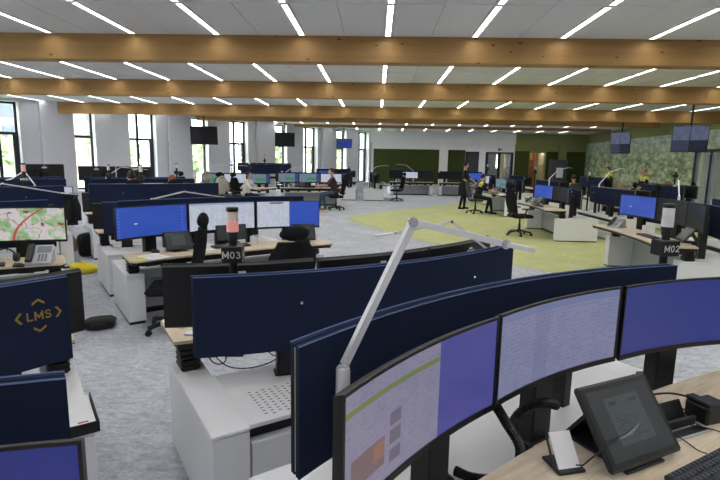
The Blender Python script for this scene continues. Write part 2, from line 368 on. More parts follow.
def struct(o): o['kind'] = 'structure'; return o

# ------------------------------------------------------------------ the room shell
CZ = H+1.76                     # ceiling height 3.48
YB = 29.0                       # back wall
WD = Vector((.8245, 1, 0)).normalized(); WN = Vector((WD.y, -WD.x, 0))      # window wall direction and inward normal
WC = Vector((-.30, YB, 0))      # corner of window wall and back wall
L_wall = 22.0
WE = WC - WD*L_wall             # other end of the window wall
RW = [Vector((12.0, YB, 0)), Vector((10.9, 15.0, 0)), Vector((10.9, -4, 0))]    # right wall
YR = -4.0
poly = [(WC.x, WC.y), (WE.x, WE.y), (WE.x, YR), (RW[2].x, YR), (RW[1].x, RW[1].y), (RW[0].x, RW[0].y)][::-1]
struct(MB().prism(poly, -.2, 0).obj('floor', carpet))
ceil = struct(MB().prism(poly, CZ+.03, CZ+.2).obj('ceiling', ceilm))
gp = [(-.83, 14.8), (.6, 11.7), (1.57, 10.14), (2.24, 8.66), (2.9, 7.9), (3.6, 7.2), (4.2, 5.2), (7.2, 4.6), (8.6, 6), (8.8, 14), (8.2, 20), (6.5, 23.5), (4.6, 23.2), (2.63, 20.11), (.9, 18.02), (-.2, 16.2)]
def smooth_loop(p, n=6):
    out = []
    for i in range(len(p)):
        a, b, c, d = [Vector(p[(i+k) % len(p)]) for k in (-1, 0, 1, 2)]
        for j in range(n):
            q = j/n; out.append(tuple(.5*((2*b)+(c-a)*q+(2*a-5*b+4*c-d)*q*q+(3*b-a-3*c+d)*q**3)))
    return out
tag(MB().prism(smooth_loop(gp), -.001, .006).obj('green_carpet', greencarpet), 'pale green carpet island tapering to a point in the grey floor', 'carpet')

def wallM(o, d):  # matrix: local x along d, local y to the left of d (outside), z up
    n = Vector((-d.y, d.x, 0)); return Matrix(((d.x, n.x, 0, o.x), (d.y, n.y, 0, o.y), (0, 0, 1, 0), (0, 0, 0, 1)))
# window wall: image columns -> distance along the wall from the far corner
def along(px):
    k = (px-376.6)/490.0; dx, dy = k, 1.0     # ray X = k*Y
    # WC - u*WD on ray
    u = (WC.x-k*WC.y)/(WD.x-k*WD.y); return L_wall-u
wins = [(-16, 16, 'pair'), (74, 93, 'single'), (130, 155, 'pair'), (193, 207.5, 'single'), (231, 247.5, 'pair'), (276, 286.5, 'single'), (304, 317, 'pair'), (337, 345.5, 'single'), (358, 368, 'pair')]
WM = wallM(WE, WD)
TH = .38; Z0, Z1 = .55, 3.40
wl = MB(); edges = []
for a, b, k in wins:
    u0, u1 = along(a), along(b); edges.append((u0, u1+.10, k))
cur = 0.0
for u0, u1, k in edges:
    wl.box(cur, u0, 0, TH, 0, CZ+.1, 0, WM); wl.box(u0, u1, 0, TH, 0, Z0, 0, WM); wl.box(u0, u1, 0, TH, Z1, CZ+.1, 0, WM); cur = u1
wl.box(cur, L_wall+.6, 0, TH, 0, CZ+.1, 0, WM)
wleft = struct(wl.obj('wall_left', wallpaint))
rv = MB()
for i, (u0, u1, k) in enumerate(edges):      # white plaster reveals and sills
    rv.box(u0-.001, u0+.012, .004, TH-.06, Z0, Z1, 0, WM); rv.box(u1-.012, u1+.001, .004, TH-.06, Z0, Z1, 0, WM); rv.box(u0, u1, -.02, TH-.06, Z0, Z0+.02, 0, WM)
struct(rv.obj('trim_1', whitepaint))
for i, (u0, u1, k) in enumerate(edges):
    rt_ = struct(link('window_%d' % (i+1), None)); rt_.empty_display_size = .1
    y0, y1 = TH-.12, TH-.05; tz = 2.42; a0, a1 = u0+.012, u1-.012
    m = MB(); fw_ = .075
    m.box(a0, a0+fw_, y0, y1, Z0+.02, Z1, 0, WM).box(a1-fw_, a1, y0, y1, Z0+.02, Z1, 0, WM).box(a0, a1, y0, y1, Z0+.02, Z0+.09, 0, WM).box(a0, a1, y0, y1, Z1-.06, Z1, 0, WM)
    m.obj('window_frame', frame_dark, rt_)
    MB().box(a0, a1, y0-.01, y1, tz-.045, tz+.045, 0, WM).obj('transom', frame_dark, rt_)
    xs = [a0, a1]
    if k == 'pair':
        xm = a0+(a1-a0)*.40; MB().box(xm-.045, xm+.045, y0-.01, y1, Z0, Z1, 0, WM).obj('mullion', frame_dark, rt_); xs = [a0, xm, a1]
        MB().box(a1-.16, a1-.075, y0-.02, y1, Z0, tz, 0, WM).obj('sash_stile', frame_dark, rt_)
    for q in range(len(xs)-1):
        for z0, z1 in ((Z0+.05, tz), (tz, Z1-.03)):
            MB().box(xs[q]+.02, xs[q+1]-.02, y0+.03, y0+.036, z0, z1, 0, WM).obj('pane', glass, rt_)
# shallow wall columns between window pairs, where the beams land
wc = MB()
for px in (51, 177, 263, 326):
    u = along(px); wc.box(u-.33, u+.33, -.16, 0, 0, CZ+.05, 0, WM)
struct(wc.obj('trim_2', wallpaint))
# wall continuing out of the picture, with more windows; rear wall
m = MB(); X0 = WE.x; cur = WE.y
for k in range(4):
    yy = WE.y-2.2-k*3.6; m.box(X0-TH, X0, yy, cur, 0, CZ+.1); m.box(X0-TH, X0, yy-1.5, yy, 0, Z0); m.box(X0-TH, X0, yy-1.5, yy, Z1, CZ+.1); cur = yy-1.5
m.box(X0-TH, X0, YR-.3, cur, 0, CZ+.1)
struct(m.obj('wall_side', wallpaint))
for k in range(4):
    yy = WE.y-2.2-k*3.6; r_ = struct(link('window_%d' % (10+k), None)); m = MB()
    m.box(X0-.3, X0-.24, yy-1.5, yy-1.42, Z0, Z1).box(X0-.3, X0-.24, yy-.08, yy, Z0, Z1).box(X0-.3, X0-.24, yy-1.5, yy, Z0, Z0+.08).box(X0-.3, X0-.24, yy-1.5, yy, Z1-.08, Z1).box(X0-.3, X0-.24, yy-1.5, yy, 2.38, 2.46)
    m.obj('window_frame', frame_dark, r_); MB().box(X0-.275, X0-.27, yy-1.44, yy-.06, Z0+.06, Z1-.06).obj('pane', glass, r_)
struct(MB().box(X0-.4, RW[2].x+.3, YR-.3, YR, 0, CZ+.1).obj('wall_rear', wallpaint))
# back wall: white part and olive part, upper part set forward as a bulkhead
def bx(px): return (px-376.6)/490*YB
def bz(px, y): return H-(y-(162.2+.0183*(px-376.6)))/490*YB*.985
xw = bx(511)
LZ = 2.86
struct(MB().box(WC.x-.8, bx(463.5), YB, YB+.25, 0, CZ+.1).box(bx(476.5), bx(483), YB, YB+.25, 0, CZ+.1).box(bx(510), xw, YB, YB+.25, 0, CZ+.1).box(bx(463.5), bx(476.5), YB, YB+.25, 2.42, CZ+.1).box(bx(483), bx(510), YB, YB+.25, 2.42, CZ+.1).box(WC.x-.1, xw, YB-.12, YB, LZ, CZ+.1).box(bx(438), bx(446), YB-.12, YB, 0, LZ).box(bx(476.5), bx(482.5), YB-.12, YB, 0, LZ).obj('wall_back', whitepaint))
struct(MB().box(xw, bx(525.5), YB, YB+.25, 0, CZ+.1).box(bx(541), RW[0].x+.4, YB, YB+.25, 0, CZ+.1).box(bx(525.5), bx(541), YB, YB+.25, 2.42, CZ+.1).box(xw, RW[0].x+.2, YB-.12, YB, LZ, CZ+.1).box(bx(553), bx(560.5), YB-.12, YB, 0, LZ).obj('wall_green', olive))
# right wall with mural and glazed doors
rd = (RW[1]-RW[0]).normalized(); RM = wallM(RW[0], rd)        # local x runs towards the camera, local y to the left = outside (+X)
LR = (RW[1]-RW[0]).length
def ralong(px):
    k = (px-376.6)/490.0; return (RW[0].x-k*RW[0].y)/(k*rd.y-rd.x)
ud = ralong(684)
struct(MB().box(-.3, ud, 0, .25, 0, CZ+.1, 0, RM).box(ud, LR+.3, 0, .25, 2.34, CZ+.1, 0, RM).obj('wall_right', olive))
struct(MB().box(10.9, 11.15, YR-.3, 14.9, 0, CZ+.1).obj('wall_near', olive))
mu = MB().box(0.12, ud-.05, -.03, 0, .9, 2.97).obj('forest_mural', mural_m)
mu2 = MB().box(ud-.05, LR, -.03, 0, 2.36, 2.97).obj('forest_mural_strip', mural_m)
for o, lb in ((mu, 'wide printed mural of a hazy green forest canopy on the olive wall'), (mu2, 'narrow forest mural strip above the black framed glass doors')):
    o.matrix_world = RM; tag(o, lb, 'mural', 'forest mural prints')
gd = link('glass_door', None); gd.matrix_world = RM; tag(gd, 'black framed glazed sliding doors beside the forest mural', 'door')
m = MB(); m.box(ud, LR+.1, -.04, .12, 2.26, 2.34)
m.obj('head_rail', frame_dark, gd)
nd = 3
for k in range(nd+1):
    xx = ud+(LR-ud)*k/nd; MB().box(xx, xx+.13, -.03, .10, 0, 2.26).obj('stile', frame_dark, gd)
    if k < nd:
        MB().box(xx+.13, ud+(LR-ud)*(k+1)/nd, .03, .04, .1, 2.26).obj('pane', glass, gd); MB().box(xx+.1, ud+(LR-ud)*(k+1)/nd+.05, -.02, .08, 0, .12).obj('bottom_rail', frame_dark, gd)
o = MB().box(ud-.6, LR+2, 2.2, 2.3, -.1, 3).box(ud-.7, LR+2, .26, 2.3, -.2, -.05).box(ud-.7, LR+2, .26, 2.3, 2.9, 3).box(ud-.7, ud-.6, .26, 2.3, -.1, 3).obj('wall_corridor', dim_in); o.matrix_world = RM; struct(o)

# timber beams
BY = [7.36, 11.45, 16.3, 20.3, 24.4]; BDEP = [.345, .345, .345, .19, .11]
def wall_x(y): return WC.x+(y-YB)*WD.x/WD.y if y > WE.y else WE.x
ordn = ['first', 'second', 'third', 'fourth', 'fifth', 'sixth']
for i, y in enumerate(BY):
    x0 = wall_x(y+.1)-.05; x1 = 11.0
    BZ = CZ-BDEP[i]
    if i >= 3: x1 = 11.2
    o = MB().cbox(x0, x1, 0, .24, BZ, CZ+.03, .006).obj('timber_beam', timber); o.location = (0, y, 0)
    tag(o, '%s glulam timber beam under the ceiling, counted towards the green wall panels' % ordn[i], 'beam', 'glulam ceiling beams')
# ceiling panels of the nearest bays (joints between them) and the linear lights
SX = [.12+1.2155*k for k in range(-11, 9)]
SYs = [2.98, 4.43, 5.88] + [7.62+1.27*k for k in range(3)] + [11.75+1.5*k for k in range(3)] + [16.6, 18.0, 20.6, 22.2, 24.7, 26.2] + [-2.9, -1.45, 0.0, 1.5]
SLEN = {}
for y in SYs: SLEN[y] = 1.40
for k in range(3): SLEN[7.62+1.27*k] = 1.22; SLEN[11.75+1.5*k] = 1.45

ORD = ['first', 'second', 'third', 'fourth', 'fifth', 'sixth', 'seventh', 'eighth', 'ninth', 'tenth', 'eleventh', 'twelfth', 'thirteenth', 'fourteenth', 'fifteenth', 'sixteenth', 'seventeenth', 'eighteenth', 'nineteenth', 'twentieth']
def baylabel(y, j):
    bays = [(1.6, 'over the seats behind the viewer'), (7.3, 'before the first timber beam'), (11.4, 'between first and second timber beam'), (16.2, 'between second and third timber beam'), (20.3, 'between third and fourth timber beam'), (24.4, 'between fourth and fifth timber beam'), (99, 'beyond the fifth timber beam')]
    lo = -99
    for hi, tx in bays:
        if y < hi: k = sorted(v for v in SYs if lo <= v < hi).index(y); return 'strip light %s, %s line from windows, %s strip' % (tx, ORD[j], ORD[k])
        lo = hi
fr = MB().box(-.052, -.031, 0, 1, -.01, .011).box(.031, .052, 0, 1, -.01, .011).box(-.031, .031, 0, .012, -.01, .011).box(-.031, .031, .988, 1, -.01, .011).mesh('light_frame', whitepaint)
df = MB().box(-.031, .031, .012, .988, .002, .010).mesh('light_diffuser', stripm)
pn = {}
for y in SYs:
    ln = SLEN[y]
    for j, x in enumerate(SX):
        if x < wall_x(y)+.9 or x > 10.6: continue
        o = empty('linear_ceiling_light', (x, y, CZ)); o.scale = (1, ln, 1)
        link('frame', fr, o); link('diffuser', df, o); tag(o, baylabel(y, j), 'ceiling light', 'linear ceiling lights')
        if 2.9 < y < 13.5:
            if ln not in pn: pn[ln] = MB().cbox(.056, .605, 0.0, ln+.03, 0, .03, .006).mesh('ceiling_panel', ceilm)
            for q in (0, 1):
                p = link('ceiling_panel', pn[ln], ceil); p.location = (x+q*.5545, y-.015, CZ)
o = MB().prism(poly, CZ+.012, CZ+.03).obj('ceiling_backing', ceilm, ceil)
# round air diffusers
for x, y, r_, lb in ((-5.05, 9.0, .17, 'round air diffuser in the ceiling near the window end'), (1.52, 9.2, .17, 'round air diffuser in the ceiling over the middle aisle'), (-2.9, 13.3, .13, 'small round ceiling diffuser between second and third timber beam'), (-6.0, 13.9, .2, 'round air diffuser in the ceiling close to the tall windows'), (6.7, 14.2, .13, 'small round ceiling diffuser above the glowing strips near the forest mural')):
    o = MB().lathe([(r_*1.25, .0), (r_*1.2, -.012), (r_, -.02), (r_*.8, -.008), (r_*.6, -.02), (r_*.3, -.01)], 24).obj('air_diffuser', lightdev, None, 'auto'); o.location = (x+.6, y, CZ-.001); tag(o, lb, 'air diffuser', 'round ceiling diffusers')

# back wall fittings
def thing(name, label, cat, loc=(0, 0, 0), rz=0, group=None): return tag(empty(name, loc, rz), label, cat, group)
for x0, x1, lb in ((373.5, 437.5, 'wide dark green moss panel on the white back wall'), (446.5, 463, 'narrow dark green moss panel between white column and grey door'), (511.5, 525, 'dark green moss panel beside the lit kitchen opening'), (541.5, 552.5, 'small dark green moss panel above the grey cabinet'), (561, 583, 'dark green moss panel in the corner next to the forest mural')):
    m = MB().cbox(bx(x0), bx(x1), YB-.09, YB, .5, 2.50, .02); tag(m.obj('moss_panel', moss), lb, 'wall panel', 'green moss wall panels')
d = struct(link('door_1', None)); MB().box(bx(463.5), bx(476.5), YB+.02, YB+.08, 0, 2.42).obj('door_leaf', greydoor, d); MB().box(bx(463.5), bx(464.5), YB-.02, YB+.1, 0, 2.42).box(bx(475.5), bx(476.5), YB-.02, YB+.1, 0, 2.42).box(bx(463.5), bx(476.5), YB-.02, YB+.1, 2.36, 2.42).obj('door_frame', frame_dark, d); MB().cbox(bx(465), bx(466), YB-.04, YB+.02, 1.0, 1.05).obj('door_handle', chrome, d)
d = struct(link('door_2', None)); m = MB()
for a, b in ((483, 485.5), (495, 497.5), (507.5, 510)): m.box(bx(a), bx(b), YB-.02, YB+.12, 0, 2.42)
m.box(bx(483), bx(510), YB-.02, YB+.12, 2.34, 2.42).obj('door_frame', frame_dark, d)
MB().box(bx(485.5), bx(495), YB+.04, YB+.05, .05, 2.34).obj('pane', glass, d); MB().box(bx(501), bx(507.5), YB+.04, YB+.05, .05, 2.34).obj('pane', glass, d); MB().box(bx(497.5), bx(501), YB+.0, YB+.06, 0, 2.34).obj('jamb_panel', cream, d)
struct(MB().box(bx(480), bx(512), YB+2.4, YB+2.5, 0, 3).box(bx(480), bx(481), YB+.25, YB+2.4, 0, 3).box(bx(480), bx(512), YB+.25, YB+2.5, 2.95, 3.05).box(bx(511), bx(512), YB+.25, YB+2.4, 0, 3).box(bx(460), bx(512), YB+.25, YB+2.5, -.1, 0).obj('wall_lobby', dim_in))
o = MB().box(bx(503.5), bx(507), YB+2.37, YB+2.41, 1.5, 2.3).obj('lobby_window_glow', stripm); tag(o, 'glowing panel standing in for a bright window behind the glazed back door', 'light')  # emissive panel added in place of a bright window beyond the door
es = thing('exit_sign', 'small white exit sign with dark running figure above glazed door', 'sign', (bx(496.3), YB-.14, 2.56)); MB().cbox(-.26, .26, -.02, .02, -.13, .13, .008).obj('panel', whitepaint, es)
MB().box(-.13, -.02, -.024, -.02, -.08, .08).box(.0, .05, -.024, -.02, .03, .08).box(-.01, .1, -.024, -.02, -.02, .02).box(.03, .07, -.024, -.02, -.08, -.02).obj('pictogram', greydoor, es)
# lit kitchen behind the opening
struct(MB().box(bx(523), bx(543.5), YB+2.2, YB+2.3, 0, 3).box(bx(523), bx(524), YB+.25, YB+2.2, 0, 3).box(bx(543), bx(544), YB+.25, YB+2.2, 0, 3).box(bx(523), bx(544), YB+.25, YB+2.3, 2.6, 2.7).box(bx(523), bx(544), YB+.25, YB+2.3, -.1, 0).obj('wall_kitchen', cream))
sh = thing('kitchen_shelf', 'warm wooden shelving unit inside the lit kitchen opening', 'shelf', (bx(531), YB+1.9, 0))
MB().box(-.55, .55, .2, .24, 0, 2.4).obj('back_panel', kitchenw, sh)
for z in (.9, 1.3, 1.7, 2.05): MB().box(-.55, .55, -.15, .2, z, z+.05).obj('shelf_board', kitchenw, sh)
for x in (-.55, 0, .52): MB().box(x, x+.04, -.15, .2, 0, 2.4).obj('side_panel', kitchenw, sh)
o = MB().box(-.5, .5, -.3, -.2, 2.5, 2.54).obj('kitchen_light', stripm); o.location = (bx(533), YB+1.3, 0); tag(o, 'bright lamp under the kitchen ceiling behind the opening', 'light')
cb = thing('grey_cabinet', 'tall grey metal cabinet with white notice beside kitchen opening', 'cabinet', (bx(549), YB-.75, 0)); MB().cbox(-.42, .42, -.3, .3, 0, 2.05, .01).obj('body', greydoor, cb); MB().box(-.18, .2, -.31, -.301, 1.05, 1.6).obj('notice', paper, cb); MB().cbox(-.36, -.33, -.33, -.3, .9, 1.1, .004).obj('handle', chrome, cb)

# outdoors beyond the windows
struct(MB().box(-140, 20, -60, 150, -.6, -.5).obj('ground_outside', grassm))
def building(loc, rz, wd, dp, ht, mat, label, rows, cols):
    b = thing('apartment_building', label, 'building', loc, rz); MB().box(-wd/2, wd/2, -dp/2, dp/2, -.5, ht).obj('wall', mat, b); wm = MB().box(-.8, .8, -.12, 0, 0, 1.7).mesh('window', gdark)
    for r_ in range(rows):
        for c_ in range(cols):
            o = link('window', wm, b); o.location = (-wd/2+wd*(c_+.5)/cols, -dp/2+.02, 1.2+ht*r_/rows)
    MB().box(-wd/2-.3, wd/2+.3, -dp/2-.3, dp/2+.3, ht, ht+.4).obj('roof', facade, b)
building((-50, 66, 0), R(40), 22, 12, 13, brickm, 'brick apartment block seen through the tall windows', 5, 7)
building((-78, 62, 0), R(55), 24, 12, 8, facade, 'low pale building seen through the window at the edge', 3, 7)
def tree(x, y, h, r_, label, seed):
    rnd = random.Random(seed); t_ = thing('tree', label, 'tree', (x, y, -.5), 0, 'trees outside the windows'); MB().tube([(0, 0, 0), (.1, 0, h*.35), (0, .1, h*.6)], [.22, .16, .1], 7).obj('trunk', barkm, t_, True)
    m = MB()
    for k in range(900):
        d_ = Vector((rnd.gauss(0, 1), rnd.gauss(0, 1), rnd.gauss(0, 1))).normalized()*(rnd.random()**.4)
        p = Vector((d_.x*r_, d_.y*r_, h*.62+d_.z*h*.38)); q = Matrix.Rotation(rnd.random()*6.28, 4, (rnd.random(), rnd.random(), rnd.random()+.1)); a = .28
        m.add([p+q@Vector((-a, -a, 0)), p+q@Vector((a, -a, 0)), p+q@Vector((a, a, .1)), p+q@Vector((-a, a, .1))], [(0, 1, 2, 3)])
    tag(m.obj('foliage', leafm, t_), kind='stuff')
for i, (x, y, h, r_) in enumerate(((-37, 51, 4.2, 2.6), (-27, 50, 4.6, 2.6), (-17.5, 47, 4.6, 2.4), (-10, 45, 4.8, 2.4), (-4.4, 47, 4.4, 2.0))):
    tree(x, y, h, r_, 'leafy green tree outside the %s tall window' % ['second', 'third', 'fourth and fifth', 'seventh', 'last'][i], 20+i)

# ------------------------------------------------------------------ workstation prototypes (local: operator at -y looking +y, origin on the cluster centre line)
DZ, WZ = .53, .72
def make_desk():
    r_ = empty('workstation_desk')
    lidm = None
    for sx in (-1, 1):
        x0, x1 = sorted((sx*1.0, sx*1.17))
        b = MB().box(x0+.01, x1-.01, -1.09, -.18, 0, .04, 1).cbox(x0, x1, -1.10, -.17, .03, DZ-.022, .004).obj('end_box', [white_lam, black], r_)
        MB().cbox(x0-.003, x1+.003, -1.103, -.167, DZ-.018, DZ, .004).obj('lid', white_lam, b)
        m = MB().cbox(x0+.035, x1-.035, -1.03, -.91, DZ, DZ+.07, .008).cbox(x0+.045, x1-.045, -1.02, -.92, DZ+.07, WZ-.05, .006)
        for k in range(4): m.box(x0+.03, x1-.03, -1.035, -.905, DZ+.015+k*.03, DZ+.03+k*.03)
        m.obj('lifting_column', blackm, r_)
    c = MB().box(-.995, .995, -.70, -.24, .05, .50, 0).box(-.995, .995, -.72, -.30, 0, .05, 0).obj('cabinet', black, r_)
    MB().cbox(-.998, .998, -.78, -.19, .505, DZ, .004).obj('cabinet_lid', white_lam, c)
    MB().box(-.99, .99, -.715, -.70, .06, .50).obj('front_panel', grey_pan, c)
    for k in range(3):
        for z0, z1 in ((.04, .235), (.245, .435)):
            x0 = -.985+k*.66; MB().cbox(x0, x0+.65, -.245, -.19, z0, z1, .004).obj('drawer_front', white_lam, c)
    m = MB()
    for side in (-1, 1):
        for i in range(13):
            for j in range(9):
                x = side*(.46+.036*i); y = -.25-.030*j+(.015 if i % 2 else 0)
                if side*x > .93: continue
                m.add([(x-.011, y, DZ+.0006), (x, y-.005, DZ+.0006), (x+.011, y, DZ+.0006), (x, y+.005, DZ+.0006)], [(0, 1, 2, 3)])
    tag(m.obj('perforation', black, c), kind='stuff')
    # worktop with curved back edge and slightly hollow front edge
    W_ = 1.17; n = 20
    back = [(-W_+2*W_*k/n, -.80-.10*((-W_+2*W_*k/n)/W_)**2) for k in range(n+1)]
    front = [(W_-2*W_*k/n, -1.37+.09*(1-((W_-2*W_*k/n)/W_)**2)) for k in range(n+1)]
    front[0] = (W_-.05, -1.37); front.insert(0, (W_, -1.31)); front[-1] = (-W_+.05, -1.37); front.append((-W_, -1.31))
    pts = (back+front)[::-1]
    w_ = MB().prism(pts, WZ-.018, WZ).obj('worktop', wood, r_)
    ins = [(x*.985, y+(-.012 if y > -1.1 else .012)) for x, y in pts]
    MB().prism(ins, WZ-.055, WZ-.018).obj('underframe', blackm, w_)
    MB().prism([(x, y) for x, y in pts], WZ-.024, WZ-.0181).obj('edge_band', black, w_)
    m = MB().bar((-1.0, -1.0, WZ-.09), (1.0, -1.0, WZ-.09), .05, .07); m.obj('cross_rail', blackm, r_)
    register(r_); return r_
DESK = make_desk()

MW, MH, MR = .820, .352, 2.4       # curved ultrawide monitor
def curved(x, y, off=0):           # local point on the screen surface: x along the arc
    a = x/MR; return (MR*math.sin(a), y-(MR-MR*math.cos(a))*1.0+off)
def make_monitor(kind):
    r_ = empty('curved_monitor')
    hz = .0        # panel bottom at z 0.0 of the panel part; root on the deck
    n = 12
    # casing
    vs = []; fs = []
    for k in range(n+1):
        x = -MW/2+MW*k/n; th = .028
        for (yy, z) in ((0, 0), (0, MH), (th, MH-.012), (th, .012)):
            px_, py_ = curved(x, 0); vs.append((px_, py_+yy, z))
    for k in range(n):
        for q in range(4): fs.append((k*4+q, k*4+(q+1) % 4, k*4+4+(q+1) % 4, k*4+4+q))
    fs += [(3, 2, 1, 0), (n*4, n*4+1, n*4+2, n*4+3)]
    cs = MB().add(vs, fs).obj('casing', black, r_, False)
    # bezel rim standing proud of the display
    m = MB()
    def strip(xa, xb, za, zb, nn):
        v_ = []; f_ = []
        for k in range(nn+1):
            x = xa+(xb-xa)*k/nn; px_, py_ = curved(x, -.007); px2, py2 = curved(x, .004)
            v_ += [(px_, py_, za), (px_, py_, zb), (px2, py2, zb), (px2, py2, za)]
        for k in range(nn):
            for q in range(4): f_.append((k*4+q, k*4+(q+1) % 4, k*4+4+(q+1) % 4, k*4+4+q))
        f_ += [(3, 2, 1, 0), (nn*4, nn*4+1, nn*4+2, nn*4+3)]; m.add(v_, f_)
    e = .009
    strip(-MW/2, MW/2, MH-e, MH+.001, n); strip(-MW/2, MW/2, -.001, .022, n); strip(-MW/2, -MW/2+e, .02, MH-e, 1); strip(MW/2-e, MW/2, .02, MH-e, 1)
    m.obj('bezel', black, r_)
    # display with uv
    vs = []; fs = []
    for k in range(n+1):
        x = -MW/2+e+(MW-2*e)*k/n; px_, py_ = curved(x, -.003); vs += [(px_, py_, .021), (px_, py_, MH-e)]
    for k in range(n): fs.append((k*2, k*2+2, k*2+3, k*2+1))
    me = MB().add(vs, fs).mesh('display', SM[kind], True); uv = me.uv_layers.new(name='UVMap')
    for p in me.polygons:
        for li in p.loop_indices:
            vi = me.loops[li].vertex_index; uv.data[li].uv = ((vi//2)/n, vi % 2)
    link('display', me, r_)
    # back: mount block, sticker, cable ring
    mb_ = MB().cbox(-.14, .14, .026, .055, .09, .26, .01).obj('mount', black, r_)
    MB().box(-.05, .05, .0562, .057, .268, .29).box(-.02, .02, .0551, .0559, .3, .315).obj('rating_sticker', paper, cs)
    ring = MB()
    ring.tube([(.055*math.cos(a*.2618), .057, .325+.022*math.sin(a*.2618)-.045) for a in range(0, 25)], .003, 5); ring.obj('cable_ring', lightdev, cs)
    # column down to the deck; built 0.3 m long and stretched by the placer
    MB().cbox(-.065, .065, .035, .115, -1, .20, .006).obj('stand_column', blackm, r_)
    MB().cbox(-.075, .075, .02, .11, -1, -.99, .003).obj('foot', black, r_)
    register(r_); return r_
MON = {k: make_monitor(k) for k in ('blue', 'navyblue', 'doc', 'docblue', 'report', 'docdim', 'map', 'table', 'lightmap', 'off')}
def place_monitor(kind, x, y, rz, ztop, deck, label, group):
    zb = ztop-MH
    r_ = copy_tree(MON[kind], (x, y, deck), rz); tag(r_, label, 'monitor', group)
    for c in r_.children:
        n_ = c.name.split('.')[0]
        if n_ == 'stand_column': L_ = zb-deck+.2; c.scale.z = L_/1.2; c.location.z = L_/1.2
        elif n_ == 'foot': c.location.z = 1.0
        else: c.location.z = zb-deck
    return r_

def make_divider():
    r_ = empty('acoustic_divider'); R0 = 3.5; hf = 1.135
    for nm, y0, y1 in (('felt_panel', -.026, -.004), ('felt_panel', .004, .026)):
        MB().arcslab(R0, hf, y0, y1, 0, .41, 28).obj(nm, navy, r_)
    MB().arcslab(R0, hf-.002, -.004, .004, .01, .40, 28).obj('core_edge', yellow, r_)
    for y in (-.026, .026):
        m = MB(); m.tube([(x, y-(R0-math.sqrt(R0*R0-x*x)), .411) for x in [-hf+2*hf*k/28 for k in range(29)]], .0024, 5); m.obj('piping', piping, r_)
    for x in (-.62, .62):
        sg = R0-math.sqrt(R0*R0-x*x); o = MB().lathe([(.009, 0), (.009, .004), (.005, .008)], 10).obj('stud', chrome, r_); o.location = (x, .026-sg, .25); o.rotation_euler = (R(-90), 0, 0)
    for x in (-.42, .42):
        sg = R0-math.sqrt(R0*R0-x*x); MB().cbox(x-.03, x+.03, -.03-sg-.03, .03-sg, -.67, .03, .004).obj('bracket', blackm, r_)
    register(r_); return r_
DIV = make_divider()

def make_chair(fab, head=True):
    r_ = empty('office_chair')       # faces -y... seat front towards -y
    n = 6
    MB().cbox(-.25, .25, -.25, .24, .44, .52, .035).obj('seat', fab, r_, 'auto')
    m = MB(); vs = []; fs = []; N = 10
    for j in range(N+1):
        q = j/N; z = .56+.56*q; hw = .20+.045*math.sin(math.pi*min(1, q*1.1))-(.05*max(0, q-.75)/.25); yb = .25+.05*math.sin(q*3.0)+.10*q*q
        for i in range(7):
            a = (i-3)/3; vs.append((a*hw, yb-.055*a*a-.03, z)); 
    for j in range(N+1):
        q = j/N; z = .56+.56*q; hw = .20+.045*math.sin(math.pi*min(1, q*1.1))-(.05*max(0, q-.75)/.25); yb = .25+.05*math.sin(q*3.0)+.10*q*q
        for i in range(7):
            a = (i-3)/3; vs.append((a*hw*1.02, yb-.055*a*a+.03*(1-abs(a)**3), z))
    S = 7*(N+1)
    for j in range(N):
        for i in range(6):
            a = j*7+i; fs.append((a, a+1, a+8, a+7)); b = S+a; fs.append((b, b+7, b+8, b+1))
        fs.append((j*7, j*7+7, S+j*7+7, S+j*7)); fs.append((j*7+6, S+j*7+6, S+j*7+13, j*7+13))
    for i in range(6): fs.append((i, S+i, S+i+1, i+1)); k = N*7+i; fs.append((k, k+1, S+k+1, S+k))
    m.add(vs, fs).obj('backrest', fab, r_, 'auto')
    if head:
        MB().bar((0, .36, 1.0), (0, .38, 1.18), .05, .02).obj('headrest_stalk', blackm, r_)
        MB().ell((0, .345, 1.215), (.155, .06, .085), 14, 8, fn=lambda p: Vector((p.x, p.y-.9*p.x*p.x*.6, p.z))).obj('headrest', fab, r_, True)
    for sx in (-1, 1):
        a = MB().tube([(sx*.2, 0, .47), (sx*.30, .02, .47), (sx*.31, .03, .56), (sx*.31, .0, .66)], .018, 8).obj('armrest', blackm, r_, True)
        MB().cbox(sx*.31-.045, sx*.31+.045, -.16, .12, .66, .69, .012).obj('arm_pad', black, a)
    MB().bar((0, .2, .47), (0, .33, .62), .09, .03).obj('back_bracket', blackm, r_)
    MB().lathe([(.03, .12), (.03, .30), (.022, .30), (.022, .42), (.12, .43), (.12, .445)], 12).obj('gas_column', blackm, r_, 'auto')
    m = MB()
    for k in range(5): q = R(72*k+18); m.bar((0, 0, .13), (.29*math.cos(q), .29*math.sin(q), .085), .045, .035)
    m.lathe([(.05, .08), (.05, .16), (.03, .17)], 10); m.obj('star_base', black, r_)
    wm = MB().tube([(-.022, 0, 0), (-.006, 0, 0)], .03, 12).tube([(.006, 0, 0), (.022, 0, 0)], .03, 12).box(-.024, .024, -.012, .02, .005, .038).mesh('caster', black)
    for k in range(5):
        q = R(72*k+18); o = link('caster', wm, r_); o.location = (.29*math.cos(q), .29*math.sin(q), .03); o.rotation_euler = (0, 0, q+R(40))
    register(r_); return r_
CHB = make_chair(darkfab); CHG = make_chair(greyfab, False)
def place_chair(p, deg, label, grey=False, group='office chairs'):
    return tag(copy_tree(CHG if grey else CHB, (p[0], p[1], 0), R(deg)), label, 'chair', group)

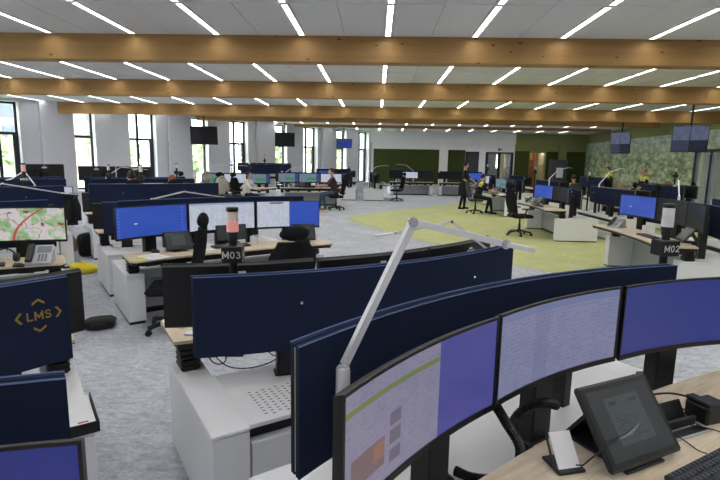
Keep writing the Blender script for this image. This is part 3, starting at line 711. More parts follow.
# small desk items -----------------------------------------------------------
def make_phone():
    r_ = empty('desk_phone')
    b = MB().add([(-.1, -.1, 0), (.1, -.1, 0), (.1, .11, 0), (-.1, .11, 0), (-.1, -.1, .02), (.1, -.1, .02), (.1, .09, .15), (-.1, .09, .15)], [(0, 3, 2, 1), (4, 5, 6, 7), (0, 1, 5, 4), (1, 2, 6, 5), (2, 3, 7, 6), (3, 0, 4, 7)]).obj('body', lightdev, r_)
    Mx = Matrix.Translation((0, -.1, .02)) @ Matrix.Rotation(math.atan2(.13, .19), 4, 'X')
    MB().cbox(-.095, -.04, .0, .225, .006, .035, .01, 0, Mx).obj('handset', black, r_); MB().box(-.02, .09, .13, .21, .001, .005, 0, Mx).obj('display', greydev, r_)
    m = MB()
    for i in range(3):
        for j in range(4): m.box(-.005+i*.026, .012+i*.026, .02+j*.024, .036+j*.024, .001, .006, 0, Mx)
    tag(m.obj('keypad', greydev, r_), kind='stuff')
    MB().cbox(-.06, .08, .08, .16, 0, .012, .003).obj('foot', black, r_); register(r_); return r_
PHONE = make_phone()
def make_keyboard():
    r_ = empty('keyboard'); MB().cbox(-.22, .22, -.07, .07, 0, .018, .005).obj('body', black, r_); km = MB().add([(-.008, -.008, 0), (.008, -.008, 0), (.008, .008, 0), (-.008, .008, 0), (-.006, -.006, .006), (.006, -.006, .006), (.006, .006, .006), (-.006, .006, .006)], [(4, 5, 6, 7), (0, 1, 5, 4), (1, 2, 6, 5), (2, 3, 7, 6), (3, 0, 4, 7)]).mesh('key', greydoor)
    for j in range(5):
        for i in range(20):
            if 3 < i < 10 and j == 0: continue
            o = link('key', km, r_); o.location = (-.205+i*.0216, -.052+j*.026, .018)
    MB().cbox(-.19+.0216*4, -.205+9*.0216+.008, -.06, -.044, .018, .024, .002).obj('space_bar', greydoor, r_); register(r_); return r_
KEYB = make_keyboard()
def make_keyboard_far():
    r_ = empty('keyboard'); MB().cbox(-.22, .22, -.07, .07, 0, .018, .005).obj('body', black, r_); m = MB()
    for j in range(5): m.box(-.21, .21, -.06+j*.026, -.042+j*.026, .018, .022)
    tag(m.obj('key_rows', greydoor, r_), kind='stuff'); register(r_); return r_
KEYF = make_keyboard_far()
def make_mouse():
    r_ = empty('computer_mouse'); MB().ell((0, 0, .008), (.032, .055, .028), 12, 7, fn=lambda p: Vector((p.x, p.y, max(p.z, -.25)))).obj('body', black, r_, True); MB().box(-.004, .004, .02, .04, .03, .036).obj('wheel', greydev, r_); register(r_); return r_
MOUSE = make_mouse()
def make_tabletp():
    r_ = empty('touch_tablet'); Mx = Matrix.Translation((0, -.08, .012)) @ Matrix.Rotation(R(52), 4, 'X')
    MB().cbox(-.15, .15, 0, .235, 0, .022, .008, 0, Mx).obj('casing', black, r_)
    vs = [Mx @ Vector(p) for p in ((-.128, .022, .0228), (.128, .022, .0228), (.128, .215, .0228), (-.128, .215, .0228))]
    me = MB().add(vs, [(0, 1, 2, 3)]).mesh('display', SM['tablet']); uv = me.uv_layers.new(name='UVMap')
    for k, q in enumerate(((0, 0), (1, 0), (1, 1), (0, 1))): uv.data[k].uv = q
    link('display', me, r_); MB().bar((0, .05, .13), (0, .14, .005), .12, .012).cbox(-.08, .08, -.09, .14, 0, .008, .002).obj('stand', black, r_); register(r_); return r_
TAB = make_tabletp()
def make_paper():
    m = MB().cbox(-.105, .105, -.148, .148, 0, .004, .0015, 0); r_ = empty('paper_stack'); m.obj('sheets', paper, r_); m = MB()
    for k in range(7): m.box(-.08, .03+.05*((k*37) % 10)/10, -.11+k*.032, -.105+k*.032, .004, .0045)
    tag(m.obj('printed_lines', greydev, r_), kind='stuff'); register(r_); return r_
PAPER = make_paper()
def make_mug():
    r_ = empty('mug'); MB().lathe([(.035, 0), (.04, .01), (.04, .095), (.035, .095), (.033, .015), (.001, .014)], 16).obj('cup', white_lam, r_, 'auto'); MB().tube([(.038, 0, .075), (.06, 0, .07), (.065, 0, .045), (.055, 0, .025), (.038, 0, .02)], .006, 6).obj('handle', white_lam, r_, True); register(r_); return r_
MUG = make_mug()
def put(proto, p, z, deg, label, cat, group=None): return tag(copy_tree(proto, (p[0], p[1], z), R(deg)), label, cat, group)

def signal_tower(p, zbase, zplate, txt, lit, label, rz=0, ztop=None):
    r_ = thing('signal_light', label, 'signal light', (p[0], p[1], zbase), rz, 'status lamps on poles'); h = zplate-zbase
    MB().tube([(0, 0, 0), (0, 0, h+.07)], .021, 14).cbox(-.05, .05, -.05, .05, 0, .012, .003).obj('pole', blackm, r_, 'auto')
    pl = MB().cbox(-.052, .052, -.05, .045, h-.043, h+.043, .004).obj('sign_plate', black, r_)
    if txt:
        me = text_mesh(txt, .049, 'lettering', letterw); o = link('lettering', me, pl); o.location = (0, -.0512, h); o.rotation_euler = (R(90), 0, 0)
        o = link('lettering', me, pl); o.location = (.0532, 0, h); o.rotation_euler = (R(90), 0, R(90)); o.scale = (.75, 1, 1)
    b = h+.07
    MB().lathe([(.026, b), (.026, b+.03), (.03, b+.03), (.03, b+.045)], 16).obj('lamp_base', black, r_, 'auto')
    MB().lathe([(.031, b+.045), (.031, b+.095)], 16).obj('lamp_lens', pink if lit else clearp, r_, 'auto')
    MB().lathe([(.030, b+.097), (.030, b+.147)], 16).obj('lamp_lens', clearp if not lit else simple_pinkpale(), r_, 'auto')
    MB().lathe([(.032, b+.149), (.032, b+.168), (.026, b+.172)], 16).obj('lamp_cap', black, r_, 'auto')
    return r_
def simple_pinkpale():
    if 'pale_lamp_plastic' not in MATS: simple('pale_lamp_plastic', srgb(236, 214, 208), .3)
    return MATS['pale_lamp_plastic']
def lamp(base, joint, tip, end, label, r=.011, ph=.2, group='silver desk lamps'):
    """articulated lamp: clamp post, two arms, flat light head"""
    b = Vector(base); r_ = thing('desk_lamp', label, 'lamp', base, 0, group); L = lambda p: Vector(p)-b
    MB().lathe([(.03, 0), (.03, .012), (r*1.9, .014), (r*1.9, ph-.01), (r*1.7, ph)], 14).obj('post', silver, r_, 'auto')
    top = Vector((0, 0, ph))
    MB().tube([top-Vector((.012, 0, 0)), top+Vector((.012, 0, 0))], r*1.2, 10).obj('hinge', chrome, r_)
    MB().bar(top, L(joint), r*1.9, r*1.9).obj('lower_arm', silver, r_)
    j = L(joint); MB().tube([j-Vector((0, .018, 0)), j+Vector((0, .018, 0))], r*1.3, 12).obj('elbow', chrome, r_, 'auto')
    MB().bar(j, L(tip), r*1.7, r*1.7).obj('upper_arm', silver, r_)
    tp = L(tip); MB().tube([tp-Vector((0, .015, 0)), tp+Vector((0, .015, 0))], r*1.3, 10).obj('wrist', chrome, r_, 'auto')
    MB().bar(tp, L(end), r*5, r*1.2).obj('light_head', silver, r_)
    return r_

# ------------------------------------------------------------------ placing stations
GRP_M, GRP_D, GRP_V = 'curved monitors on the desks', 'white adjustable desks', 'navy acoustic dividers'
def station(c, ang, where, mons, ztop=1.17, dtop=1.2, raise_=0.0, flip=False, pos=('window-end', 'middle', 'aisle-end'), div=True, keys=True, divlabel=None, ddx=0.0):
    a = ang+(math.pi if flip else 0)
    d = tag(copy_tree(DESK, (c[0], c[1], 0), a), 'white height-adjustable desk with pale wood worktop %s' % where, 'desk', GRP_D)
    if raise_:
        for ch in d.children:
            n_ = ch.name.split('.')[0]
            if n_ in ('worktop', 'cross_rail'): ch.location.z += raise_
            if n_ == 'lifting_column': s_ = (WZ-DZ-.05+raise_)/(WZ-DZ-.05); ch.scale.z = s_; ch.location.z = DZ*(1-s_)
    names = pos[::-1] if flip else pos
    look = {'blue': 'blue desktop', 'navyblue': 'dark blue desktop', 'doc': 'pale document list', 'docblue': 'document and blue desktop', 'report': 'report page beside blue', 'docdim': 'dim document', 'map': 'coloured road map', 'table': 'green table', 'lightmap': 'pale map', 'off': 'dark'}
    for i, k in zip((-1, 0, 1), mons):
        if k is None: continue
        p = loc2(c, a, .831*i, -.64-.115*i*i)
        shown = 'screen switched off' if k == 'off' else 'showing a '+look[k]
        if flip and k != 'off': shown = 'back' 
        place_monitor(k, p[0], p[1], a-R(15)*i, ztop+raise_, DZ, 'curved monitor %s, %s one %s' % (shown, names[i+1], where), GRP_M)
    if div:
        p = loc2(c, a, ddx, -.40); o = copy_tree(DIV, (p[0], p[1], dtop-.41+raise_), a)
        for ch in o.children:
            if ch.name.startswith('bracket'): s_ = (dtop-.41+raise_-.53+.03)/.70; ch.scale.z = s_; ch.location.z = .03-.03*s_
        tag(o, divlabel or 'curved navy felt divider screen %s' % where, 'divider', GRP_V)
    if keys:
        p = loc2(c, a, random.uniform(-.1, .1), -1.2); put(KEYF, p, WZ+raise_, math.degrees(a)+random.uniform(-5, 5), 'black keyboard on the worktop %s' % where, 'keyboard', 'keyboards')
        p = loc2(c, a, .35, -1.2); put(MOUSE, p, WZ+raise_, math.degrees(a), 'black mouse on the worktop %s' % where, 'mouse', 'mice')
        p = loc2(c, a, -.75, -1.12); put(PHONE, p, WZ+raise_, math.degrees(a)+25, 'grey desk phone with handset %s' % where, 'phone', 'desk phones')
        p = loc2(c, a, .72, -1.1); put(PAPER, p, WZ+raise_, math.degrees(a)+random.uniform(-30, 30), 'white printed papers lying %s' % where, 'paper', 'papers')
        p = loc2(c, a, -.35, -1.02); put(TAB, p, WZ+raise_, math.degrees(a)+8, 'black touch tablet on stand %s' % where, 'tablet', 'tablets')
    return d

K1, K0, K2, K02, K3, K03 = ST(1.77, 1.72), ST(-1.03, 2.08), ST(2.03, 6.45), ST(-.82, 6.70), ST(2.17, 9.05), ST(-.5, 8.55)
station(ST(1.815, 1.765), A37-R(1), 'at the M02 pole', ('report', 'docdim', 'navyblue'), 1.185, 1.20, keys=False, ddx=-.05)
station(ST(1.775, 1.73), A37-R(3), 'at the M03 pole', ('doc', 'doc', 'doc'), 1.165, 1.15, flip=True)
station(ST(-1.14, 2.03), A37, 'beside the paper tray', ('doc', 'doc', 'navyblue'), 1.12, 1.15, keys=False, ddx=.075)
station(ST(-.965, 2.12), A37, 'behind the LMS sign', ('doc', 'doc', 'doc'), 1.12, 1.15, flip=True, divlabel='curved navy felt divider with yellow LMS lettering')
station(K2, A37, 'facing the M03 pole', ('blue', 'doc', 'docblue'), 1.21, 1.25, keys=False)
station(K2, A37, 'backing onto the big blue monitor', ('doc', 'doc', 'doc'), 1.12, 1.15, flip=True)
station(K02, A37, 'with the road map', ('map', 'map', 'map'), 1.21, 1.18, keys=False)
station(K02, A37, 'backing onto the road map', ('doc', 'doc', 'doc'), 1.10, 1.18, flip=True)
station(K3, A37, 'two rows behind the M03 pole', ('doc', 'doc', 'doc'), 1.10, 1.26, flip=True)
station(K03, A37, 'at the M05 pole', ('doc', 'doc', 'doc'), 1.10, 1.26, flip=True)
K04, K4, K05 = ST(-.3, 12.0), ST(2.5, 12.9), ST(2.4, 16.2)
station(K04, A37, 'second row beyond the M05 pole', ('doc', 'doc', 'doc'), 1.15, 1.28)
station(K04, A37, 'against the windows behind M05', ('off', None, None), 1.55, 1.28, flip=True)
station(K4, A37, 'where two bent heads show', ('doc', 'lightmap', 'doc'), 1.15, 1.24)
station(K4, A37, 'below the second tall window', (None, 'off', 'off'), 1.50, 1.24, flip=True)
# middle distance, left
K6, K5 = (-5.4, 18.3), (-2.75, 19.7)
station(K6, R(28), 'where the person in cream top works', ('table', 'doc', 'table'), 1.22, 1.24)
station(K5, R(15), 'where the maroon shirt person sits', ('table', 'table', 'doc'), 1.25, 1.28)
station(K5, R(15), 'behind the maroon shirt person', ('doc', 'doc', 'doc'), 1.2, 1.24, flip=True, keys=False)
station((-4.6, 21.3), R(28), 'raised below the hanging television', ('off', 'off', 'off'), 1.3, 1.24, raise_=.3, keys=False, flip=True)
FP = ('far-end', 'middle', 'near-end')
K8, K9 = (-.75, 23.3), (1.75, 27.5)
station(K8, R(90), 'before the wide moss panel', ('blue', 'off', 'off'), 1.22, 1.24, pos=FP[::-1])
station(K8, R(90), 'behind the wide moss panel desk', ('blue', 'doc', 'doc'), 1.15, 1.24, flip=True, pos=FP[::-1], keys=False)
station(K9, R(8), 'right under the wide moss panel', ('off', 'doc', 'off'), 1.24, 1.32)
station((4.6, 27.5), R(-4), 'between the white column and the grey door', ('off', 'off', 'blue'), 1.24, 1.3, keys=False)
station((-2.6, 25.9), R(45), 'in the window corner', ('blue', 'off', 'off'), 1.26, 1.34, keys=False)
# right block
R1, R2, R3, R4 = (5.08, 7.4), (5.22, 12.35), (5.4, 17.5), (5.7, 22.4)
station(R1, R(-93), 'right behind the M02 sign', ('blue', 'off', 'off'), 1.25, 1.22, pos=FP, keys=False)
station(R1, R(-93), 'back to back with the M02 sign desk', ('doc', 'table', 'off'), 1.22, 1.22, flip=True, pos=FP)
station(R2, R(-90), 'with the empty chair on green carpet', ('blue', 'off', 'off'), 1.20, 1.16, pos=FP)
station(R2, R(-90), 'back to back with the empty chair desk', ('lightmap', 'doc', 'doc'), 1.2, 1.2, flip=True, pos=FP)
station(R3, R(-90), 'of the seated person in hi-vis', ('table', 'off', 'off'), 1.20, 1.2, pos=FP)
station(R3, R(-90), 'back to back with the seated hi-vis person', ('doc', 'doc', 'doc'), 1.2, 1.2, flip=True, pos=FP)
station(R4, R(-90), 'near the glazed back door', ('blue', 'doc', 'off'), 1.2, 1.25, pos=FP)
station(R4, R(-90), 'near the kitchen opening', ('doc', 'doc', 'doc'), 1.2, 1.25, flip=True, pos=FP, keys=False)
station((7.75, 9.6), R(-92), 'nearest the glazed sliding doors', ('lightmap', 'table', 'doc'), 1.25, 1.22, flip=True, pos=FP, keys=False)
station((7.7, 14.6), R(-92), 'below the forest mural', ('doc', 'doc', 'doc'), 1.25, 1.22, flip=True, pos=FP, keys=False)
station((7.9, 19.8), R(-92), 'at the far end of the forest mural', ('doc', 'doc', 'doc'), 1.3, 1.3, flip=True, pos=FP, keys=False)

# ------------------------------------------------------------------ close-up things on and around the M02 desk
lamp((-.087, 1.40, DZ), (.116, 1.50, 1.541), (.414, 1.55, 1.471), (.50, 1.57, 1.452), 'large silver articulated lamp clamped beside the report monitor', .0115, .577)
lamp((.86, 3.52, DZ), (.531, 3.40, 1.322), (.132, 3.2, 1.262), (0, 3.15, 1.247), 'slim grey folding lamp rising behind the M03 divider', .008, .55)
signal_tower((1.60, 2.72), DZ, 1.285, 'M02', False, 'black pole with M02 sign and unlit frosted lamp', R(12))
o = signal_tower((-.735, 2.485), WZ-.03, 1.238, 'M03', True, 'black pole with M03 sign and pink glowing lamp', R(6)); MB().bar((0, 0, .006), (-.17, .22, .006), .05, .012).obj('bracket', blackm, o)
def ribbed(pts, r, name, label, n=60):
    P_ = [Vector(p) for p in pts]; out = []; m_ = len(P_)-1
    for k in range(n*2+1):
        q = k/(n*2)*m_; i = min(int(q), m_-1); f = q-i
        a, b, c, d = P_[max(i-1, 0)], P_[i], P_[i+1], P_[min(i+2, m_)]
        out.append(.5*((2*b)+(c-a)*f+(2*a-5*b+4*c-d)*f*f+(3*b-a-3*c+d)*f**3))
    return tag(MB().tube(out, [r if k % 2 else r*.72 for k in range(len(out))], 9).obj(name, hosem), label, 'cable hose', 'ribbed cable hoses')
ribbed([(.462, 1.70, .84), (.50, 1.69, .78), (.552, 1.68, .69), (.535, 1.67, .605), (.473, 1.68, .565), (.388, 1.70, .552), (.33, 1.74, .55)], .02, 'cable_hose', 'black ribbed cable hose hanging between report and document monitors')
ribbed([(.758, 1.90, .752), (.697, 1.87, .775), (.611, 1.86, .747), (.575, 1.86, .676), (.612, 1.85, .598), (.692, 1.84, .575), (.775, 1.82, .60), (.84, 1.80, .66)], .021, 'cable_hose', 'black ribbed cable hose looped behind the tablet')
ribbed([(.32, 1.62, .56), (.275, 1.63, .60), (.225, 1.63, .615), (.188, 1.62, .59), (.205, 1.58, .56), (.27, 1.55, .552)], .017, 'cable_hose', 'short black ribbed hose curled under the report monitor', 40)
for i, (x, y, lb) in enumerate(((.335, 1.60, 'black cable port plate under the report monitor'), (.80, 1.95, 'black cable port plate behind the tablet'))):
    tag(MB().cbox(x-.06, x+.06, y-.04, y+.04, DZ, DZ+.006, .002).obj('cable_port', black), lb, 'cable port', 'cable ports')
M1 = ST(1.755, 1.77); a1 = A37-R(2); d1 = math.degrees(a1)
tb = put(TAB, ST(1.685, .775), WZ, d1-8, 'large black touch tablet on stand with stylus across it', 'tablet', 'tablets'); tb.scale = (1.18, 1.18, 1.18)
pt = thing('stylus', 'thin dark stylus lying across the big tablet screen', 'stylus', (*ST(1.655, .66), WZ), R(d1)); MB().tube([(-.10, .055, .118), (-.02, .06, .112), (.05, .07, .122)], [.0035, .005, .003], 8).obj('barrel', greydev, pt, True); MB().tube([(-.10, .055, .118), (-.16, .07, .10), (-.2, .11, .03), (-.2, .16, .003)], .0025, 6).obj('tether', black, pt, True)
cd = thing('card_holder', 'white card in a black holder beside the big tablet', 'card', (*ST(1.43, .80), WZ), R(d1-20)); MB().box(-.04, .04, -.002, .002, .01, .13, 0, Matrix.Rotation(R(-38), 4, 'X')).obj('card', paper, cd); MB().cbox(-.05, .05, -.01, .09, 0, .012, .003).bar((-.05, .02, .01), (-.05, .085, .11), .006, .006).obj('holder', black, cd)
tr = thing('cable_flap', 'open black cable flap set in the wood worktop', 'cable flap', (*ST(2.0, .725), WZ), R(d1-10))
MB().cbox(-.145, .145, -.052, .052, 0, .004, .001).obj('rim', lightdev, tr); MB().box(-.135, .135, -.04, .045, .004, .0055).obj('well', black, tr)
MB().box(-.135, .135, -.004, .004, 0, .075, 0, Matrix.Translation((0, .05, .004)) @ Matrix.Rotation(R(-28), 4, 'X')).obj('flap', black, tr)
MB().cbox(-.12, .12, -.002, .012, .004, .045, .003).obj('socket_bar', blackm, tr); MB().box(-.12, .12, -.005, -.002, .004, .01).obj('steel_edge', lightdev, tr)
dv = thing('docking_box', 'small black docking box on the worktop with cables', 'docking box', (*ST(2.22, .70), WZ), R(d1-14)); MB().cbox(-.065, .065, -.05, .05, 0, .075, .008).obj('body', black, dv); MB().cbox(-.065, -.02, -.05, .05, .075, .092, .004).obj('raised_edge', black, dv)
put(KEYB, ST(1.86, .52), WZ, d1-4, 'black keyboard with separate keys in front of the cable flap', 'keyboard', 'keyboards')
def cable(pts, r, label, mat=black, group='thin cables'):
    P_ = [Vector(p) for p in pts]; out = []; m_ = len(P_)-1; n = 8*m_
    for k in range(n+1):
        q = k/n*m_; i = min(int(q), m_-1); f = q-i; a, b, c, d = P_[max(i-1, 0)], P_[i], P_[i+1], P_[min(i+2, m_)]
        out.append(.5*((2*b)+(c-a)*f+(2*a-5*b+4*c-d)*f*f+(3*b-a-3*c+d)*f**3))
    return tag(MB().tube(out, r, 6).obj('cable', mat, None, True), label, 'cable', group)
def S3(s, t_, z): x, y = ST(s, t_); return (x, y, z)
cable([S3(1.96, .72, .735), S3(1.95, .66, .725), S3(1.93, .62, .724), S3(1.91, .585, .735)], .0022, 'thin black cable from cable flap to keyboard')
cable([S3(2.08, .70, .735), S3(2.14, .63, .725), S3(2.12, .55, .724), S3(2.2, .47, .724)], .0022, 'thin black cable running off past the keyboard')
cable([S3(2.07, .76, .74), S3(2.10, .80, .77), S3(2.15, .78, .75), S3(2.18, .74, .75)], .003, 'short black cable bowed over the cable flap')
cable([S3(2.05, .86, .74), S3(2.12, .89, .76), S3(2.22, .84, .77), S3(2.34, .78, .74), S3(2.45, .7, .73)], .005, 'thick black cable arching behind the docking box')
# cables under the M03 worktop
a2 = A37-R(3)+math.pi; c2 = ST(1.775, 1.73)
def L3(x, y, z): p = loc2(c2, a2, x, y); return (p[0], p[1], z)
cable([L3(1.0, -.86, .70), L3(.99, -.80, .66), L3(.92, -.76, .58), L3(.8, -.72, .56), L3(.65, -.72, .58), L3(.52, -.76, .66)], .004, 'black cable drooping under the M03 worktop')
cable([L3(1.08, -.84, .735), L3(1.05, -.78, .72), L3(1.0, -.76, .62), L3(.93, -.78, .60), L3(.9, -.82, .67)], .004, 'short black cable looped over the M03 worktop edge')
cable([L3(.72, -.78, .67), L3(.66, -.74, .60), L3(.58, -.75, .59), L3(.5, -.8, .68)], .003, 'thin black cable hanging beside the perforated lid')
tag(MB().cbox(-.035, .035, -.025, .025, 0, .012, .003).obj('glass_coaster', paper), 'small white slip at the worktop corner by M03', 'paper').location = L3(1.06, -.98, WZ)
o = tag(empty('glass'), 'small clear drinking glass behind the M03 monitors', 'glass'); o.location = L3(1.08, -1.12, WZ); MB().lathe([(.028, 0), (.033, .09), (.031, .09), (.026, .006), (.001, .005)], 14).obj('tumbler', glass, o, True)
# LMS lettering on its divider
ac = A37+math.pi; cc = ST(-.96, 2.16); 
dvd = [o for o in COL.objects if o.get('label') == 'curved navy felt divider with yellow LMS lettering'][0]
xl = -1.01; sg = 3.5-math.sqrt(3.5**2-xl*xl); tl = math.asin(xl/3.5)
tm = text_mesh('LMS', .054, 'lettering', lettery, .0008, 1.2)
def on_div(me, dx, z, name='lettering', rot=0):
    o = link(name, me, dvd); x = xl+dx; s_ = 3.5-math.sqrt(3.5**2-x*x); o.matrix_local = Matrix.Translation((x, .0275-s_, z)) @ Matrix.Rotation(math.pi-math.asin(x/3.5), 4, 'Z') @ Matrix.Rotation(R(90), 4, 'X') @ Matrix.Rotation(rot, 4, 'Z'); return o
on_div(tm, 0, .25)
chev = MB().add([(-.026, -.012, 0), (-.026, -.0, 0), (0, .019, 0), (.026, 0, 0), (.026, -.012, 0), (0, .007, 0)], [(0, 5, 2, 1), (5, 4, 3, 2)]).mesh('chevron', lettery)
on_div(chev, 0, .312, 'chevron'); on_div(chev, 0, .188, 'chevron', math.pi); on_div(chev, .075, .25, 'chevron', R(90)); on_div(chev, -.075, .25, 'chevron', R(-90))
# paper tray at the end of the lower desk
pt = thing('paper_tray', 'black letter tray holding white papers on the end box', 'paper tray', (*ST(.125, 2.44), DZ), A37)
m = MB().box(-.1, .1, -.16, .16, 0, .006).box(-.1, -.094, -.16, .16, 0, .05).box(.094, .1, -.16, .16, 0, .05).box(-.1, .1, -.16, -.154, 0, .05).obj('tray', black, pt); MB().box(-.088, .088, -.15, .15, .006, .042).obj('sheets', paper, pt); MB().box(.02, .06, -.13, -.115, .042, .0425).obj('red_mark', redm, pt)

# chairs -----------------------------------------------------------------------
place_chair((-2.02, 4.72), 285, 'black swivel chair with headrest, side on, behind the M03 pole').scale = (.92, .92, .92)
place_chair((-.97, 4.95), 217, 'black swivel chair with round headrest beyond the M03 monitors').scale = (1.08, 1, .84)
place_chair((3.55, 12.1), 102, 'empty black swivel chair standing on the green carpet')
place_chair((.95, 22.3), 250, 'empty black chair in front of the wide moss panel')
place_chair((6.9, 12.9), 265, 'black chair behind the empty chair desk on green carpet')
place_chair(ST(-.6, 4.75), 20, 'black chair at the road map desk')
place_chair((3.2, 7.2), 96, 'black chair drawn up to the desk behind the M02 sign') if False else None
# desk items on well visible desks ------------------------------------------------
put(PHONE, ST(.14, 5.45), WZ, d1-12, 'silver desk phone with black handset on the road map desk', 'phone', 'desk phones').scale = (1.05, 1.05, 1.05)
put(MOUSE, ST(-.03, 5.36), WZ, d1+60, 'black mouse near the silver phone on the road map desk', 'mouse', 'mice')
o = put(KEYF, ST(-.35, 5.5), WZ, d1, 'black keyboard on the road map desk', 'keyboard', 'keyboards')
hs = thing('headset', 'black headset lying on the road map desk', 'headset', (*ST(-.12, 5.68), WZ), d1)
MB().tube([(.09*math.cos(R(a)), .02, .03+.10*math.sin(R(a))) for a in range(0, 181, 15)], .008, 8).obj('headband', black, hs, True); MB().lathe([(.04, -.02), (.045, 0), (.04, .02)], 12, 0, Matrix.Translation((.09, .02, .045)) @ Matrix.Rotation(R(90), 4, 'Y')).obj('ear_cup', black, hs, 'auto'); MB().lathe([(.04, -.02), (.045, 0), (.04, .02)], 12, 0, Matrix.Translation((-.09, .02, .045)) @ Matrix.Rotation(R(90), 4, 'Y')).obj('ear_cup', black, hs, 'auto')
put(TAB, ST(1.42, 5.5), WZ, d1+5, 'black touch tablet under the big blue monitor', 'tablet', 'tablets')
put(PAPER, ST(1.12, 5.25), WZ, d1+20, 'loose white papers with yellow note under the big blue monitor', 'paper', 'papers')
tag(MB().cbox(-.06, .06, -.05, .05, 0, .003, .001).obj('yellow_note', hivis), 'yellow note at the desk corner facing M03', 'note').location = (*ST(.98, 5.2), WZ)
put(MOUSE, ST(1.18, 5.5), WZ, d1+40, 'black mouse under the big blue monitor', 'mouse', 'mice')
put(KEYF, ST(2.0, 5.45), WZ, d1, 'black keyboard under the document monitor facing M03', 'keyboard', 'keyboards')
put(PAPER, ST(1.72, 5.5), WZ, d1-10, 'white papers between tablet and keyboard facing M03', 'paper', 'papers')
put(TAB, ST(2.95, 5.45), WZ, d1-20, 'small black tablet at the aisle end of the worktop facing M03', 'tablet', 'tablets')
put(MUG, ST(2.3, 5.5), WZ, 30, 'white mug under the document monitor facing M03', 'mug', 'mugs')
m = MB()
ptb = thing('small_display', 'grey small flat display under the document monitor facing M03', 'display', (*ST(2.12, 5.72), WZ), A37); MB().cbox(-.19, .19, -.01, .01, .03, .22, .004, 0, Matrix.Rotation(R(-12), 4, 'X')).obj('casing', black, ptb); MB().box(-.18, .18, -.012, -.0105, .04, .21, 0, Matrix.Rotation(R(-12), 4, 'X')).obj('display', SM['tablet'], ptb); MB().cbox(-.08, .08, -.05, .08, 0, .012, .003).bar((0, .02, .01), (0, -.01, .1), .05, .01).obj('stand', black, ptb)
# desk behind the M02 sign
put(PHONE, (4.02, 8.25), WZ, -60, 'dark desk phone at the tip of the worktop behind M02', 'phone', 'desk phones')
put(PAPER, (4.15, 7.3), WZ, -80, 'white papers before the switched off monitor behind M02', 'paper', 'papers')
put(KEYF, (3.98, 7.2), WZ, -93, 'black keyboard on the worktop behind the M02 sign', 'keyboard', 'keyboards')
put(MOUSE, (3.95, 6.82), WZ, -93, 'black mouse on the worktop behind the M02 sign', 'mouse', 'mice')
put(TAB, (4.25, 6.75), WZ, -100, 'black tablet on the worktop behind the M02 sign', 'tablet', 'tablets')
put(MUG, (4.25, 7.8), WZ, -50, 'white mug on the worktop behind the M02 sign', 'mug', 'mugs')
# lamps and status lights further away -----------------------------------------------
def lampg(base, h, ang, label, j=.45, t_=.5, ph=.75, up_=.3, r=.010):
    b = Vector((base[0], base[1], DZ)); d = Vector((math.cos(R(ang)), math.sin(R(ang)), 0)); jt = b+d*j+Vector((0, 0, ph+up_)); tp = jt+d*t_+Vector((0, 0, h)); lamp(b, jt, tp, tp+d*.16+Vector((0, 0, -.02)), label, r, ph)
lampg(loc2(K2, A37, -.75, -.42), -.06, 40, 'slim silver lamp arm above the big blue monitor', .38, .35, .72, .08, .008)
lampg(loc2(K02, A37, .2, .55), -.12, 30, 'slim silver lamp arm in front of the M05 pole', .5, .6, .7, .16, .008)
lampg(loc2(K03, A37, .75, .65), -.14, 150, 'silver lamp arm folded beside the M05 lamp', .3, .45, .75, .2, .008)
lampg(loc2(R1, R(-93), -.5, -.32), -.1, 65, 'silver lamp rising behind the blue monitor near M02', .3, .3, .75, .25)
lampg(loc2(R2, R(-90), -.3, .42), .1, 40, 'long silver lamp over the empty chair desk', .5, .6, .75, .3)
lampg(loc2(R3, R(-90), .7, .42), .08, 30, 'silver lamp over the seated hi-vis desk', .4, .5, .75, .3)
lampg(loc2(K5, R(15), -.95, -.42), .0, 35, 'silver lamp at the maroon shirt desk', .35, .5, .72, .2)
lampg(loc2(K6, R(28), -1.0, -.42), -.02, 20, 'long silver lamp arm at the cream cloth desk', .3, 1.0, .75, .25)
lampg(loc2(K8, R(90), -.9, -.42), .05, 30, 'silver lamp at the desk before the wide moss panel', .4, .45, .75, .25)
lampg(loc2(K9, R(8), .2, -.50), .05, 160, 'silver lamp under the wide moss panel', .4, .45, .75, .3)
lampg(loc2(K4, A37, -.8, -.42), -.04, 55, 'silver lamp beside the two bent heads', .35, .5, .75, .22, .008)
signal_tower(loc2(K03, A37, .62, .53), DZ, 1.37, 'M05', True, 'black pole with M05 sign and pink lamp', R(30))
for p, zp, lit, lb in ((loc2(K3, A37, -.3, .52), 1.36, False, 'status lamp pole two rows behind the M03 pole'), (loc2(K4, A37, -.75, -.5), 1.32, False, 'status lamp pole beside the dark raised monitors'), (loc2(K4, A37, 1.0, .5), 1.36, False, 'status lamp pole below the second tall window'),
                       (loc2(K5, R(15), -1.05, -.5), 1.1, False, 'status lamp pole at the maroon shirt desk'), (loc2(K6, R(28), -.1, -.5), 1.52, False, 'status lamp pole below the first hanging television'), (loc2(K6, R(28), .55, -.5), 1.45, False, 'status lamp pole at the cream cloth desk'), ((-4.9, 21.6), 1.7, False, 'status lamp pole at the raised navy divider'),
                       (loc2(R2, R(-90), -1.1, .5), 1.36, False, 'status lamp pole at the empty chair desk'), (loc2(R3, R(-90), -1.1, .5), 1.45, False, 'status lamp pole at the seated hi-vis desk'), ((7.85, 10.7), 1.42, False, 'first status lamp pole before the glazed sliding doors'), ((8.1, 10.3), 1.42, False, 'second status lamp pole before the glazed sliding doors'), ((8.15, 13.75), 1.5, False, 'status lamp pole at the mural edge'), (loc2(K8, R(90), -.9, .5), 1.4, False, 'status lamp pole before the wide moss panel'), (loc2(R4, R(-90), -1.0, -.5), 1.5, False, 'status lamp pole before the glazed back door')):
    signal_tower(p, DZ, zp, None, lit, lb)
